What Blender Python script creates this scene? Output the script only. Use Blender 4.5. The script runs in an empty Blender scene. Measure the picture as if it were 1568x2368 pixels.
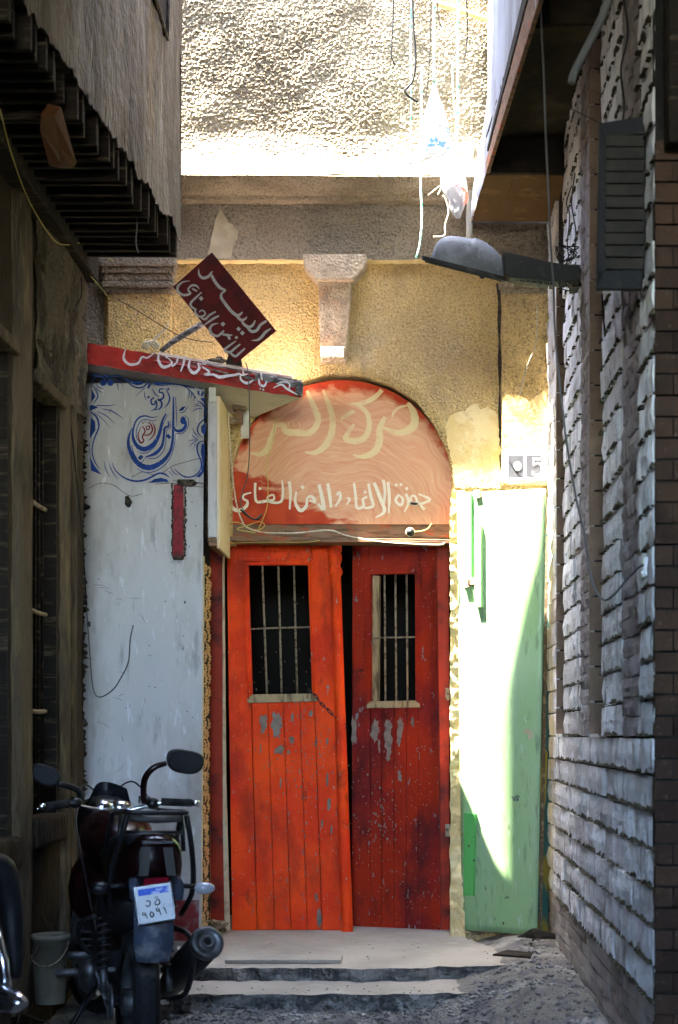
import bpy, bmesh, math, random
from mathutils import Vector, Matrix, noise as mn
R = random.Random(7)
S = bpy.context.scene
COL = S.collection
rad = math.radians
# ---------------------------------------------------------------- camera, sky, sun, exposure
FP = 3267.0; CZ = 1.45; VX = 947.0; VY = 1698.0        # focal length and vanishing point in photo units (photo 1568 wide)
cd = bpy.data.cameras.new('camera'); cam = bpy.data.objects.new('camera', cd); COL.objects.link(cam); S.camera = cam
cam.location = (0, 0, CZ); cam.rotation_euler = (rad(90), 0, 0)
cd.sensor_fit = 'HORIZONTAL'; cd.sensor_width = 24.0; cd.lens = FP / 1568 * 24
cd.shift_x = -(VX - 784) / 1568; cd.shift_y = (VY - 1184) / 1568
cd.clip_start = .05; cd.clip_end = 300
cd.dof.use_dof = True; cd.dof.focus_distance = 8.2; cd.dof.aperture_fstop = 3.5
SUN = Vector((.42, .10, -1.0))                          # the way the light travels
w = bpy.data.worlds.new('World'); S.world = w; w.use_nodes = True
nt = w.node_tree; bg = nt.nodes['Background']; sk = nt.nodes.new('ShaderNodeTexSky'); sk.sky_type = 'NISHITA'
sk.sun_disc = False; sk.sun_elevation = math.asin(-SUN.normalized().z); sk.sun_rotation = math.atan2(-SUN.x, -SUN.y) % (2*math.pi)
nt.links.new(sk.outputs[0], bg.inputs[0]); bg.inputs[1].default_value = .15
sd = bpy.data.lights.new('sun', 'SUN'); so = bpy.data.objects.new('sun', sd); COL.objects.link(so)
sd.energy = 2.0; sd.angle = rad(.5); sd.color = (1, .93, .82)
so.rotation_euler = SUN.to_track_quat('-Z', 'Y').to_euler(); so.location = (0, 0, 20)
S.view_settings.view_transform = 'Standard'; S.view_settings.look = 'None'; S.view_settings.gamma = 1
S.view_settings.use_curve_mapping = False; S.view_settings.exposure = 6.15
S.cycles.max_bounces = 8; S.cycles.diffuse_bounces = 6

# ---------------------------------------------------------------- mapping helpers
def P(x, y, s): return Vector(((x - VX) / s, FP / s, CZ + (VY - y) / s))
def plane_from(p0, n): return (Vector(p0), Vector(n).normalized())
def front(s): return plane_from((0, FP / s, 0), (0, -1, 0))
def onp(x, y, pl, off=0.0):
    c = Vector((0, 0, CZ)); v = Vector(((x - VX) / FP, 1, (VY - y) / FP))
    t = pl[1].dot(pl[0] - c) / pl[1].dot(v)
    return c + v * t + pl[1] * off
def vplane(xa, sa, xb, sb):                            # vertical plane through two photo columns at given scales
    a = P(xa, VY, sa); b = P(xb, VY, sb); d = b - a; n = Vector((d.y, -d.x, 0))
    if n.y > 0: n = -n
    return plane_from(a, n)

# ---------------------------------------------------------------- object helpers
def tag(o, label=None, cat=None, group=None, kind=None):
    if label: o['label'] = label
    if cat: o['category'] = cat
    if group: o['group'] = group
    if kind: o['kind'] = kind
    return o
def thing(name, label, cat, loc=(0, 0, 0), rz=0, group=None):
    o = bpy.data.objects.new(name, None); COL.objects.link(o); o.location = loc; o.rotation_euler = (0, 0, rz)
    o.empty_display_size = .1
    return tag(o, label, cat, group)
class MB:
    def __init__(s): s.v = []; s.f = []
    def add(s, vs, fs):
        k = len(s.v); s.v += [tuple(v) for v in vs]; s.f += [tuple(i + k for i in f) for f in fs]; return s
    def box(s, a, b, M=None):
        x0, y0, z0 = a; x1, y1, z1 = b
        vs = [Vector(c) for c in ((x0,y0,z0),(x1,y0,z0),(x1,y1,z0),(x0,y1,z0),(x0,y0,z1),(x1,y0,z1),(x1,y1,z1),(x0,y1,z1))]
        if M: vs = [M @ v for v in vs]
        return s.add(vs, [(0,3,2,1),(4,5,6,7),(0,1,5,4),(1,2,6,5),(2,3,7,6),(3,0,4,7)])
    def bar(s, a, b, wd, ht, up=(0, 0, 1)):            # square bar between two points
        a = Vector(a); b = Vector(b); d = (b - a).normalized(); u = Vector(up)
        if abs(d.dot(u)) > .95: u = Vector((0, 1, 0))
        r = d.cross(u).normalized(); u = r.cross(d)
        q = [(-1,-1),(1,-1),(1,1),(-1,1)]
        vs = [a + r*i*wd/2 + u*j*ht/2 for i, j in q] + [b + r*i*wd/2 + u*j*ht/2 for i, j in q]
        return s.add(vs, [(0,3,2,1),(4,5,6,7),(0,1,5,4),(1,2,6,5),(2,3,7,6),(3,0,4,7)])
    def tube(s, pts, r, n=8, smooth=0, cap=True):
        pts = [Vector(p) for p in pts]
        rs = list(r) if isinstance(r, (list, tuple)) else [r] * len(pts)
        if smooth: pts, rs = spline(pts, rs, smooth)
        m = len(pts); ref = None; rings = []
        for i in range(m):
            d = (pts[min(i+1, m-1)] - pts[max(i-1, 0)]).normalized()
            if ref is None:
                ref = d.orthogonal().normalized()
            ref = (ref - d * ref.dot(d))
            ref = ref.normalized() if ref.length > 1e-6 else d.orthogonal().normalized()
            bi = d.cross(ref)
            rings.append([pts[i] + (ref*math.cos(2*math.pi*k/n) + bi*math.sin(2*math.pi*k/n))*rs[i] for k in range(n)])
        vs = [v for q in rings for v in q]
        fs = [(i*n+k, i*n+(k+1)%n, (i+1)*n+(k+1)%n, (i+1)*n+k) for i in range(m-1) for k in range(n)]
        if cap: fs += [tuple(range(n-1, -1, -1)), tuple((m-1)*n+k for k in range(n))]
        return s.add(vs, fs)
    def lathe(s, prof, M=None, n=24, cap=True, a0=0, a1=2*math.pi):   # profile (r, z) about z
        M = M or Matrix.Identity(4); full = abs(a1 - a0 - 2*math.pi) < 1e-6; c = n if full else n + 1
        vs = [M @ Vector((r*math.cos(a0+(a1-a0)*k/n), r*math.sin(a0+(a1-a0)*k/n), z)) for r, z in prof for k in range(c)]
        fs = []
        for i in range(len(prof)-1):
            for k in range(n):
                k2 = (k+1) % c; fs.append((i*c+k, i*c+k2, (i+1)*c+k2, (i+1)*c+k))
        if cap and full: fs += [tuple(range(c-1, -1, -1)), tuple((len(prof)-1)*c+k for k in range(c))]
        return s.add(vs, fs)
    def prism(s, poly, thick):                          # poly: world points of a flat outline; thick: vector to the back face
        n = len(poly); t = Vector(thick); vs = [Vector(p) for p in poly] + [Vector(p) + t for p in poly]
        return s.add(vs, [tuple(range(n)), tuple(range(2*n-1, n-1, -1))] + [(i, i+n, (i+1) % n + n, (i+1) % n) for i in range(n)])
    def grid(s, fn, nu, nv):
        vs = [fn(i/nu, j/nv) for j in range(nv+1) for i in range(nu+1)]
        return s.add(vs, [(j*(nu+1)+i, j*(nu+1)+i+1, (j+1)*(nu+1)+i+1, (j+1)*(nu+1)+i) for j in range(nv) for i in range(nu)])
    def blob(s, c, r, n=8, m=5, jit=0, M=None):
        c = Vector(c); rx, ry, rz = r if isinstance(r, (tuple, list)) else (r, r, r); vs = []
        for j in range(m+1):
            th = math.pi*(j/m)
            for k in range(n):
                q = 1 + R.uniform(-jit, jit)
                p = Vector((rx*math.sin(th)*math.cos(2*math.pi*k/n)*q, ry*math.sin(th)*math.sin(2*math.pi*k/n)*q, rz*math.cos(th)*q))
                vs.append(c + (M @ p if M else p))
        return s.add(vs, [(j*n+k, (j+1)*n+k, (j+1)*n+(k+1) % n, j*n+(k+1) % n) for j in range(m) for k in range(n)])
    def mesh(s, name, mat, smooth=False, recalc=True):
        me = bpy.data.meshes.new(name); me.from_pydata(s.v, [], s.f)
        if recalc:
            b = bmesh.new(); b.from_mesh(me); bmesh.ops.recalc_face_normals(b, faces=b.faces); b.to_mesh(me); b.free()
        if mat: me.materials.append(mat)
        if smooth:
            me.polygons.foreach_set('use_smooth', [True]*len(me.polygons))
        me.update(); return me
def spline(pts, rs, n):
    o = []; q = []; m = len(pts)
    for i in range(m-1):
        p0 = pts[max(i-1, 0)]; p1 = pts[i]; p2 = pts[i+1]; p3 = pts[min(i+2, m-1)]
        for k in range(n):
            t = k/n
            o.append(.5*((2*p1) + (p2-p0)*t + (2*p0-5*p1+4*p2-p3)*t*t + (3*p1-p0-3*p2+p3)*t*t*t)); q.append(rs[i]*(1-t)+rs[i+1]*t)
    o.append(pts[-1]); q.append(rs[-1]); return o, q
def obj(name, mb, mat, parent=None, smooth=False, bevel=0, local=False, recalc=True, auto=None):
    me = mb if isinstance(mb, bpy.types.Mesh) else mb.mesh(name, mat, smooth, recalc)
    o = bpy.data.objects.new(name, me); COL.objects.link(o)
    if parent:
        o.parent = parent
        if not local and not parent.parent:            # parts are modelled in world space
            o.matrix_parent_inverse = Matrix.LocRotScale(parent.location, parent.rotation_euler, parent.scale).inverted()
    if bevel:
        b = o.modifiers.new('bevel', 'BEVEL'); b.width = bevel; b.segments = 2; b.limit_method = 'ANGLE'
    return o
def STUFF(*a, **k): o = obj(*a, **k); o['kind'] = 'stuff'; return o
def inst(name, me, parent, M=None):
    o = bpy.data.objects.new(name, me); COL.objects.link(o)
    if parent:
        o.parent = parent
        if not parent.parent: o.matrix_parent_inverse = Matrix.LocRotScale(parent.location, parent.rotation_euler, parent.scale).inverted()
    if M is not None: o.matrix_basis = M
    return o

# ---------------------------------------------------------------- materials
def mat(name, base, layers=(), rough=.8, bump=(), metal=0, coord='pos', spec=.12, trans=0, rvar=0):
    """layers: (colour, scale or (x,y,z), low, high, detail[, amount]) noise-masked coats; bump: (scale, distance[, strength])"""
    m = bpy.data.materials.new(name); m.use_nodes = True; t = m.node_tree; N = t.nodes; L = t.links; bs = N['Principled BSDF']
    if coord == 'pos': g = N.new('ShaderNodeNewGeometry'); co = g.outputs['Position']
    else: g = N.new('ShaderNodeTexCoord'); co = g.outputs['Object']
    def nz(scale, det, seed=0, rg=.6):
        mp = N.new('ShaderNodeMapping'); L.new(co, mp.inputs[0]); mp.inputs['Location'].default_value = (seed*3.1, seed*1.7, seed*2.3)
        sc = scale if isinstance(scale, tuple) else (scale,)*3; mp.inputs['Scale'].default_value = sc
        n = N.new('ShaderNodeTexNoise'); n.inputs['Scale'].default_value = 1; n.inputs['Detail'].default_value = det
        n.inputs['Roughness'].default_value = rg; L.new(mp.outputs[0], n.inputs['Vector']); return n.outputs[0]
    rgb = N.new('ShaderNodeRGB'); rgb.outputs[0].default_value = (*base, 1); cur = rgb.outputs[0]
    if rvar:
        oi = N.new('ShaderNodeObjectInfo'); hs = N.new('ShaderNodeHueSaturation'); mr = N.new('ShaderNodeMapRange')
        mr.inputs[3].default_value = 1-rvar; mr.inputs[4].default_value = 1+rvar; L.new(oi.outputs['Random'], mr.inputs[0])
        L.new(mr.outputs[0], hs.inputs['Value']); L.new(cur, hs.inputs['Color']); cur = hs.outputs[0]
    for i, l in enumerate(layers):
        c, sc, lo, hi, det = l[:5]; am = l[5] if len(l) > 5 else 1
        mr = N.new('ShaderNodeMapRange'); mr.inputs[1].default_value = lo; mr.inputs[2].default_value = hi; mr.inputs[4].default_value = am
        L.new(nz(sc, det, i+1), mr.inputs[0]); mx = N.new('ShaderNodeMix'); mx.data_type = 'RGBA'
        L.new(mr.outputs[0], mx.inputs[0]); L.new(cur, mx.inputs[6]); mx.inputs[7].default_value = (*c, 1); cur = mx.outputs[2]
    L.new(cur, bs.inputs['Base Color'])
    bs.inputs['Roughness'].default_value = rough; bs.inputs['Metallic'].default_value = metal
    bs.inputs['Specular IOR Level'].default_value = spec
    if trans: bs.inputs['Transmission Weight'].default_value = trans
    last = None
    for i, b in enumerate(bump):
        bn = N.new('ShaderNodeBump'); bn.inputs['Distance'].default_value = b[1]; bn.inputs['Strength'].default_value = b[2] if len(b) > 2 else 1
        L.new(nz(b[0], 4, i+20, .5), bn.inputs['Height'])
        if last: L.new(last, bn.inputs['Normal'])
        last = bn.outputs[0]
    if last: L.new(last, bs.inputs['Normal'])
    m['_cur'] = 1
    return m
def hx(h): 
    h = h.lstrip('#'); c = [int(h[i:i+2], 16)/255 for i in (0, 2, 4)]
    return tuple(x/12.92 if x <= .04045 else ((x+.055)/1.055)**2.4 for x in c)
M_ = {}
M_['stucco_top'] = mat('upper stucco', (.34,.285,.19), [((.25,.20,.13), 2.2, .45, .65, 4), ((.25,.20,.14), (5,5,2), .55, .75, 5, .6)], .95, [(90, .004)], spec=.2)
M_['stucco'] = mat('ochre stucco', (.74,.51,.20), [((.60,.42,.18), 1.6, .4, .62, 5, .8), ((.64,.50,.29), 2.7, .55, .7, 6, .7), ((.20,.15,.10), (3.5,3.5,1.2), .56, .74, 6, .7), ((.34,.26,.17), (1.3,1.3,.8), .52, .66, 7, .45), ((.25,.17,.09), 75, .50, .66, 2, .75), ((.80,.66,.40), 90, .60, .68, 2, .5)], .93, [((75,75,75), .035), ((28,28,20), .02, .6)], spec=.2)
M_['stucco_grey'] = mat('grey brown stucco', (.38,.31,.22), [((.28,.225,.16), 2.6, .4, .65, 5), ((.36,.28,.16), (3,3,6), .58, .72, 5, .7), ((.12,.095,.07), 78, .48, .66, 2, .65)], .95, [((70,70,80), .035), ((24,24,20), .02, .5)], spec=.2)
M_['cornice'] = mat('cornice plaster', (.38,.30,.20), [((.26,.20,.13), (3,3,9), .42, .62, 5), ((.46,.34,.17), (4,4,6), .60, .68, 5), ((.13,.10,.07), 70, .5, .66, 2, .5)], .95, [(80, .02), (20, .006, .5)], spec=.2)
M_['bare'] = mat('bare plaster', (.48,.40,.28), [((.36,.29,.20), 7, .42, .6, 6, .8), ((.40,.25,.10), (22,5,2), .62, .75, 3, .5), ((.34,.28,.18), 9, .5, .7, 4, .6)], .9, [(40, .003)])
M_['cornice_patch'] = mat('lighter cornice repair', (.50,.38,.22), [((.34,.26,.16), 12, .45, .62, 5, .8)], .95, [(60, .01)])
M_['peach'] = mat('peeled yellow plaster', (.66,.48,.22), [((.72,.58,.32), 6, .5, .62, 5), ((.40,.27,.12), 9, .58, .72, 6, .8)], .9, [(30, .006), (120, .003)])
M_['keystone'] = mat('pinkish painted keystone', (.52,.41,.29), [((.44,.24,.14), 4, .54, .66, 5, .7), ((.26,.20,.15), 14, .48, .66, 6, .7), ((.18,.14,.10), 70, .52, .66, 2, .5)], .9, [(70, .03)])
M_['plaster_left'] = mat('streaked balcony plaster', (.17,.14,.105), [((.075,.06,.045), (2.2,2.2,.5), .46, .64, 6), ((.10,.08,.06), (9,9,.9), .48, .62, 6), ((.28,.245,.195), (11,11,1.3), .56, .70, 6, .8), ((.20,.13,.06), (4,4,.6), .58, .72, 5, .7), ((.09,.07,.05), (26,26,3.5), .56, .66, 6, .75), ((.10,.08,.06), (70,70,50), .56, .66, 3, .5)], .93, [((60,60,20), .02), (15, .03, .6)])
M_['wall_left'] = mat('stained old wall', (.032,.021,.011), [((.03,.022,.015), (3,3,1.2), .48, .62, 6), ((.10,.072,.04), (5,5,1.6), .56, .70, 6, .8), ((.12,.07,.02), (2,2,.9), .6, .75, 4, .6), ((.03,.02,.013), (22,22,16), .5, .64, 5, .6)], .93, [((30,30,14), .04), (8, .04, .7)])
M_['lit_corner_plaster'] = mat('lit crumbling corner plaster', (.10,.08,.055), [((.04,.03,.02), (5,5,3), .48, .62, 6), ((.17,.14,.10), (9,9,4), .56, .68, 5, .8), ((.03,.024,.018), 40, .54, .64, 3, .6)], .93, [(30, .05), (9, .05, .7)])  # lighter than the wall around it, its lit look put into the colour
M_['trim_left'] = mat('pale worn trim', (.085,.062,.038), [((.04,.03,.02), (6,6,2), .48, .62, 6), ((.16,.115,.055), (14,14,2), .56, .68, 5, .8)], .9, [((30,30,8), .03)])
M_['wood_dark'] = mat('weathered dark wood', (.016,.012,.009), [((.10,.075,.045), (4,40,40), .56, .7, 4, .8)], .85, [((5,60,60), .004)])
M_['wood_orange'] = mat('varnished timber', (.075,.026,.008), [((.04,.015,.006), (20,5,4), .45, .7, 4)], .5, [((20,3,3), .002)])
M_['white'] = mat('grimy white paint', (.46,.435,.42), [((.27,.22,.17), (1.6,1.6,.6), .44, .62, 6, .85), ((.20,.18,.16), (14,14,3), .58, .70, 7, .6), ((.28,.26,.24), (60,60,9), .62, .70, 5, .5), ((.62,.62,.64), (70,70,14), .66, .70, 4, .6), ((.42,.41,.41), 3, .5, .72, 6, .8), ((.30,.27,.22), (7,7,2.4), .60, .75, 7, .7), ((.13,.12,.11), (16,16,9), .68, .74, 8, .8), ((.66,.67,.70), (30,30,6), .62, .70, 4, .5)], .62, [(12, .004, .5), (150, .0012)], spec=.4)
M_['white_clean'] = mat('off-white painted board', (.56,.53,.46), [((.40,.35,.27), 5, .5, .7, 6, .7), ((.10,.08,.06), 22, .66, .72, 7, .8)], .6, [(30, .002)])
M_['cream'] = mat('cream boarded panel', (.62,.50,.32), [((.50,.30,.18), (9,9,3), .52, .66, 5, .6), ((.16,.12,.07), (30,30,14), .64, .72, 7, .8)], .7, [(40, .002)])
M_['blue'] = mat('blue sign paint', (.012,.045,.20), [((.01,.02,.08), 8, .45, .65, 4, .6), ((.40,.42,.46), (50,50,30), .68, .74, 4, .7)], .6)
M_['brownpaint'] = mat('dark red sign paint', (.16,.02,.015), [], .6)
M_['signred'] = mat('dark maroon sign paint', (.085,.010,.010), [((.045,.010,.010), 9, .45, .65, 5), ((.12,.09,.08), (25,25,18), .68, .74, 6, .6)], .7, [(60, .001)], spec=.1)
M_['lettergrey'] = mat('faded grey lettering', (.34,.32,.30), [((.22,.20,.19), 30, .5, .7, 4, .7)], .7)
M_['letterwhite'] = mat('white fascia lettering', (.62,.55,.56), [((.40,.12,.12), 28, .60, .68, 5, .7)], .6)
M_['fascia'] = mat('red fascia paint', (.36,.022,.016), [((.20,.015,.012), 6, .45, .6, 5), ((.15,.12,.11), (20,20,60), .63, .70, 6, .9), ((.42,.14,.14), 9, .60, .72, 4, .6)], .5, [(40, .003)])
M_['fascia_edge'] = mat('frayed grey edge', (.16,.15,.15), [((.06,.055,.055), 26, .45, .6, 5), ((.48,.40,.40), (14,14,30), .58, .66, 6, .8)], .8, [(60, .006)])
M_['pinkboard'] = mat('pale pink canopy board', (.60,.50,.46), [((.42,.12,.10), (10,10,40), .58, .68, 5, .7)], .7)
M_['door'] = mat('worn orange red door paint', (.84,.070,.006), [((.66,.034,.007), 2.6, .40, .60, 5, .9), ((.30,.025,.012), (4,4,1.6), .54, .70, 6, .8), ((.10,.02,.012), (9,9,5), .60, .74, 8, .8), ((.06,.02,.015), 85, .67, .71, 3, .8), ((.30,.26,.22), (26,26,11), .655, .68, 8), ((.62,.50,.42), (95,95,60), .70, .72, 3, .9)], .6, [((40,40,9), .006), (130, .003)], spec=.12)
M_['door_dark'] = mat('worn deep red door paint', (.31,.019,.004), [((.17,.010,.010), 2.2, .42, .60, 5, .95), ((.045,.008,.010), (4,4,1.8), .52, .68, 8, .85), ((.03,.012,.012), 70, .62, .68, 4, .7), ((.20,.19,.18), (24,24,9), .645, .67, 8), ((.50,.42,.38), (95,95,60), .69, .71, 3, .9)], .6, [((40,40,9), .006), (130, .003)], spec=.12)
M_['frame_red'] = mat('dark red frame paint', (.34,.028,.008), [((.08,.01,.008), 5, .45, .65, 5)], .5, [(60, .002)])
M_['primer'] = mat('grey undercoat showing through', (.22,.18,.15), [((.14,.115,.10), 20, .45, .65, 5)], .8, [(80, .001)])
M_['barewood'] = mat('bare worn wood', (.34,.25,.14), [((.14,.09,.05), (30,30,6), .48, .62, 6), ((.46,.42,.36), (30,30,8), .60, .7, 4, .7)], .85, [((60,60,8), .003)])
M_['lintelwood'] = mat('flaking lintel wood', (.22,.13,.08), [((.38,.08,.03), (8,8,20), .56, .64, 5, .8), ((.09,.06,.04), (6,30,30), .48, .6, 5, .8)], .85, [((10,60,60), .004)])
M_['iron'] = mat('rusty pale iron', (.30,.24,.16), [((.12,.08,.05), 40, .5, .6, 4)], .6, [(120, .001)], metal=.2)
M_['blackiron'] = mat('dark iron', (.03,.028,.027), [((.07,.04,.025), 30, .55, .65, 4)], .6, [(120, .001)], metal=.3)
M_['green'] = mat('light green sheet paint', (.23,.38,.17), [((.29,.41,.25), (3,3,1), .45, .65, 5, .7), ((.13,.19,.11), (26,26,5), .56, .68, 7, .8), ((.42,.52,.42), (50,50,7), .62, .70, 5, .6), ((.06,.05,.035), (18,18,14), .66, .73, 7, .9)], .42, [(8, .003, .5), (90, .001)], spec=.5)
M_['green_bar'] = mat('bright green bar paint', (.10,.38,.10), [((.08,.05,.03), 34, .63, .68, 5)], .45, [(90, .001)])
M_['scuff'] = mat('dark scuff on green', (.10,.12,.10), [((.20,.34,.20), 60, .48, .56, 4)], .6)
M_['teal'] = mat('dark teal sheet paint', (.02,.075,.06), [((.20,.14,.01), (2,2,1.6), .54, .56, 1), ((.10,.13,.12), 22, .64, .7, 5, .7)], .5)
M_['tile'] = mat('grey number tile', (.09,.09,.105), [((.12,.12,.13), 12, .5, .65, 4)], .4)
M_['tilewhite'] = mat('white number paint', (.8,.8,.8), [], .4)
M_['block'] = mat('rough grey white block', (.60,.585,.57), [((.34,.31,.29), (2.2,2.2,3), .50, .64, 5, .8), ((.72,.73,.76), (5,5,3), .55, .68, 4, .7), ((.12,.115,.11), (19,19,2.2), .60, .66, 4, .9), ((.40,.37,.36), (13,13,1.2), .52, .6, 3, .6), ((.20,.17,.14), (9,9,22), .62, .70, 6, .7)], .9, [((16,16,2), .018), (50, .008)], rvar=.22)
M_['sblock'] = mat('smoother grey mauve brick', (.27,.235,.225), [((.18,.15,.14), 4, .45, .62, 5), ((.07,.06,.055), (18,18,2.5), .60, .66, 4, .8)], .9, [((14,14,4), .02), (60, .006)], rvar=.22)
M_['mortar'] = mat('dark oozed mortar', (.045,.038,.024), [((.10,.085,.06), 30, .5, .65, 4)], .95, [(80, .006)])
M_['backing'] = mat('mortar joints', (.012,.011,.010), [((.025,.022,.02), 20, .5, .65, 4)], .95, [(60, .005)])
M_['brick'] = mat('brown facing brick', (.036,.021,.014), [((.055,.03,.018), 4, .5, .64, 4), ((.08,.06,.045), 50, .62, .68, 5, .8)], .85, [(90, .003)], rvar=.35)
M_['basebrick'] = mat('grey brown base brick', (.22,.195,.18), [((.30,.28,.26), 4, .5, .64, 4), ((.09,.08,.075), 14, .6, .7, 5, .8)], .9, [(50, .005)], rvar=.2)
M_['reveal'] = mat('smooth brown brick', (.21,.145,.105), [((.15,.10,.075), 5, .45, .65, 4), ((.05,.04,.03), 70, .66, .7, 4)], .85, [(120, .002)], rvar=.12)
M_['clay'] = mat('terracotta clay brick', (.52,.30,.16), [((.56,.36,.19), 8, .48, .6, 4), ((.34,.14,.07), 16, .58, .68, 4, .7)], .92, [(60, .006)], rvar=.15)
M_['clayrim'] = mat('sandy mortar edge', (.50,.39,.25), [((.34,.25,.15), 14, .5, .65, 4)], .95, [(60, .008)])
M_['concrete'] = mat('dusty concrete', (.31,.27,.225), [((.22,.195,.165), 2.5, .45, .65, 6), ((.38,.34,.29), 5, .56, .7, 6, .7), ((.12,.11,.10), 22, .64, .72, 7, .7)], .92, [(25, .008, .6), (130, .003)])
M_['concrete_side'] = mat('dark broken concrete', (.25,.235,.22), [((.08,.08,.08), (5,5,12), .46, .58, 7), ((.36,.34,.31), 10, .56, .66, 6, .8)], .95, [(14, .06), (60, .02)])  # slab sides: darker than the top, with near-black mottling
M_['dirt'] = mat('grey street dirt', (.16,.145,.125), [((.09,.085,.085), 6, .45, .62, 8), ((.30,.28,.25), 4, .55, .72, 8, .8), ((.05,.05,.05), 40, .6, .7, 5, .7)], .97, [(18, .02, .7), (70, .012), (200, .004)])
M_['stone'] = mat('gravel stone', (.16,.155,.15), [((.26,.24,.22), 8, .5, .6, 4)], .95, [(60, .006)], rvar=.5)
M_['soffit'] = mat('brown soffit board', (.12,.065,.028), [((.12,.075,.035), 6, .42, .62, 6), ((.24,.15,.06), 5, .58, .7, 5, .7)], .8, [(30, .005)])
M_['soffit_dark'] = mat('dark soffit', (.02,.017,.013), [((.045,.035,.022), 4, .5, .65, 6)], .9, [(25, .006)])  # very dark brown with slightly lighter mottling
M_['greymetal'] = mat('grey painted fascia board', (.26,.27,.30), [((.17,.17,.19), (6,6,1.5), .45, .62, 5), ((.42,.43,.47), (16,16,2), .58, .7, 5, .6)], .6, [(40, .004)])
M_['lamp'] = mat('weathered lamp housing', (.125,.135,.155), [((.075,.08,.09), 9, .45, .6, 5), ((.22,.23,.25), 26, .58, .7, 6, .6)], .55, [(90, .0015)], spec=.3)
M_['lampdark'] = mat('black lamp arm', (.02,.02,.023), [((.05,.05,.055), 18, .55, .7, 4)], .55)
M_['lens'] = mat('smoky lamp lens', (.05,.05,.05), [], .25)
M_['shutter'] = mat('dark shutter paint', (.014,.014,.016), [((.03,.028,.026), 20, .55, .68, 5)], .7, [(60, .002)])
M_['louvre'] = mat('grey brown louvre', (.03,.026,.022), [((.02,.018,.016), 12, .45, .6, 4)], .7, [((4,60,60), .002)])
M_['dark'] = mat('dark interior plaster', (.012,.011,.010), [], .95)
M_['plastic'] = mat('thin white bag plastic', (.62,.62,.64), [], .45)
_t = M_['plastic'].node_tree; _a = _t.nodes.new('ShaderNodeBsdfTranslucent'); _a.inputs[0].default_value = (.55,.55,.57,1); _m = _t.nodes.new('ShaderNodeMixShader'); _m.inputs[0].default_value = .5
_t.links.new(_t.nodes['Principled BSDF'].outputs[0], _m.inputs[1]); _t.links.new(_a.outputs[0], _m.inputs[2]); _t.links.new(_m.outputs[0], _t.nodes['Material Output'].inputs[0])
M_['bagblue'] = mat('blue bag print', (.05,.12,.55), [((.75,.78,.85), 30, .5, .6, 3, .6)], .5)
M_['bagred'] = mat('red bag print', (.75,.08,.05), [((.8,.7,.68), 26, .52, .62, 3, .6)], .5)
M_['rope_white'] = mat('pale rope', (.62,.54,.40), [((.30,.24,.16), 180, .45, .6, 2)], .9)
M_['rope_green'] = mat('green and white cord', (.55,.70,.60), [((.03,.30,.18), (60,60,45), .52, .58, 2)], .8)
M_['wire_black'] = mat('black cable', (.012,.012,.012), [], .6)
M_['wire_grey'] = mat('grey cable', (.09,.09,.09), [], .6)
M_['wire_yellow'] = mat('yellow flex', (.50,.40,.10), [], .6)
M_['redbar'] = mat('red channel paint', (.22,.014,.022), [((.10,.012,.015), 14, .45, .6, 5), ((.34,.16,.16), 30, .62, .7, 5, .5)], .5, [(50, .003)])
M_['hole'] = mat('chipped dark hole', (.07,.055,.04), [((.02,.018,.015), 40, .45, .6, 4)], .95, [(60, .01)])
M_['dado'] = mat('dusty red dado', (.20,.035,.035), [((.26,.22,.21), 10, .5, .66, 6)], .8, [(30, .003)])
M_['rubber'] = mat('tyre rubber', (.010,.010,.011), [((.05,.048,.045), 12, .5, .7, 5, .7)], .75, coord='obj')
M_['mblack'] = mat('motorcycle black plastic', (.006,.006,.007), [((.018,.018,.02), 9, .5, .75, 4, .6)], .4, coord='obj', spec=.25)
M_['mred'] = mat('maroon motorcycle paint', (.007,.0006,.001), [((.003,.0006,.001), 4, .45, .65, 3)], .22, coord='obj', spec=.3)
M_['chrome'] = mat('dull chrome', (.62,.64,.68), [((.25,.25,.27), 14, .5, .7, 5)], .22, coord='obj', metal=1)
M_['alloy'] = mat('dusty alloy', (.10,.10,.105), [((.05,.048,.045), 12, .45, .65, 5)], .45, coord='obj', metal=.7)
M_['fender'] = mat('scuffed blue grey fender', (.035,.045,.07), [((.13,.13,.14), 13, .52, .68, 6), ((.02,.02,.025), 6, .5, .65, 4, .7)], .5, coord='obj')
M_['plate'] = mat('number plate white', (.62,.63,.64), [((.45,.46,.50), 20, .55, .7, 4)], .4, coord='obj')
M_['platered'] = mat('tail lamp red', (.14,.004,.012), [], .15, coord='obj')
M_['clearlens'] = mat('clear indicator lens', (.25,.26,.29), [], .12, coord='obj', spec=.8)
M_['stripe'] = mat('grey tail stripes', (.05,.046,.043), [], .4, coord='obj')
M_['bucket'] = mat('cream plastic bucket', (.13,.115,.085), [((.08,.07,.05), 9, .5, .7, 5, .7)], .5)
M_['debris'] = mat('rusty scrap metal', (.12,.08,.05), [((.28,.20,.12), 30, .5, .62, 5)], .8, [(60, .004)])
M_['switch'] = mat('white switch plastic', (.62,.63,.65), [], .35)
M_['glassdark'] = mat('dark mirror glass', (.012,.013,.016), [], .25, coord='obj', spec=.8)

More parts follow.
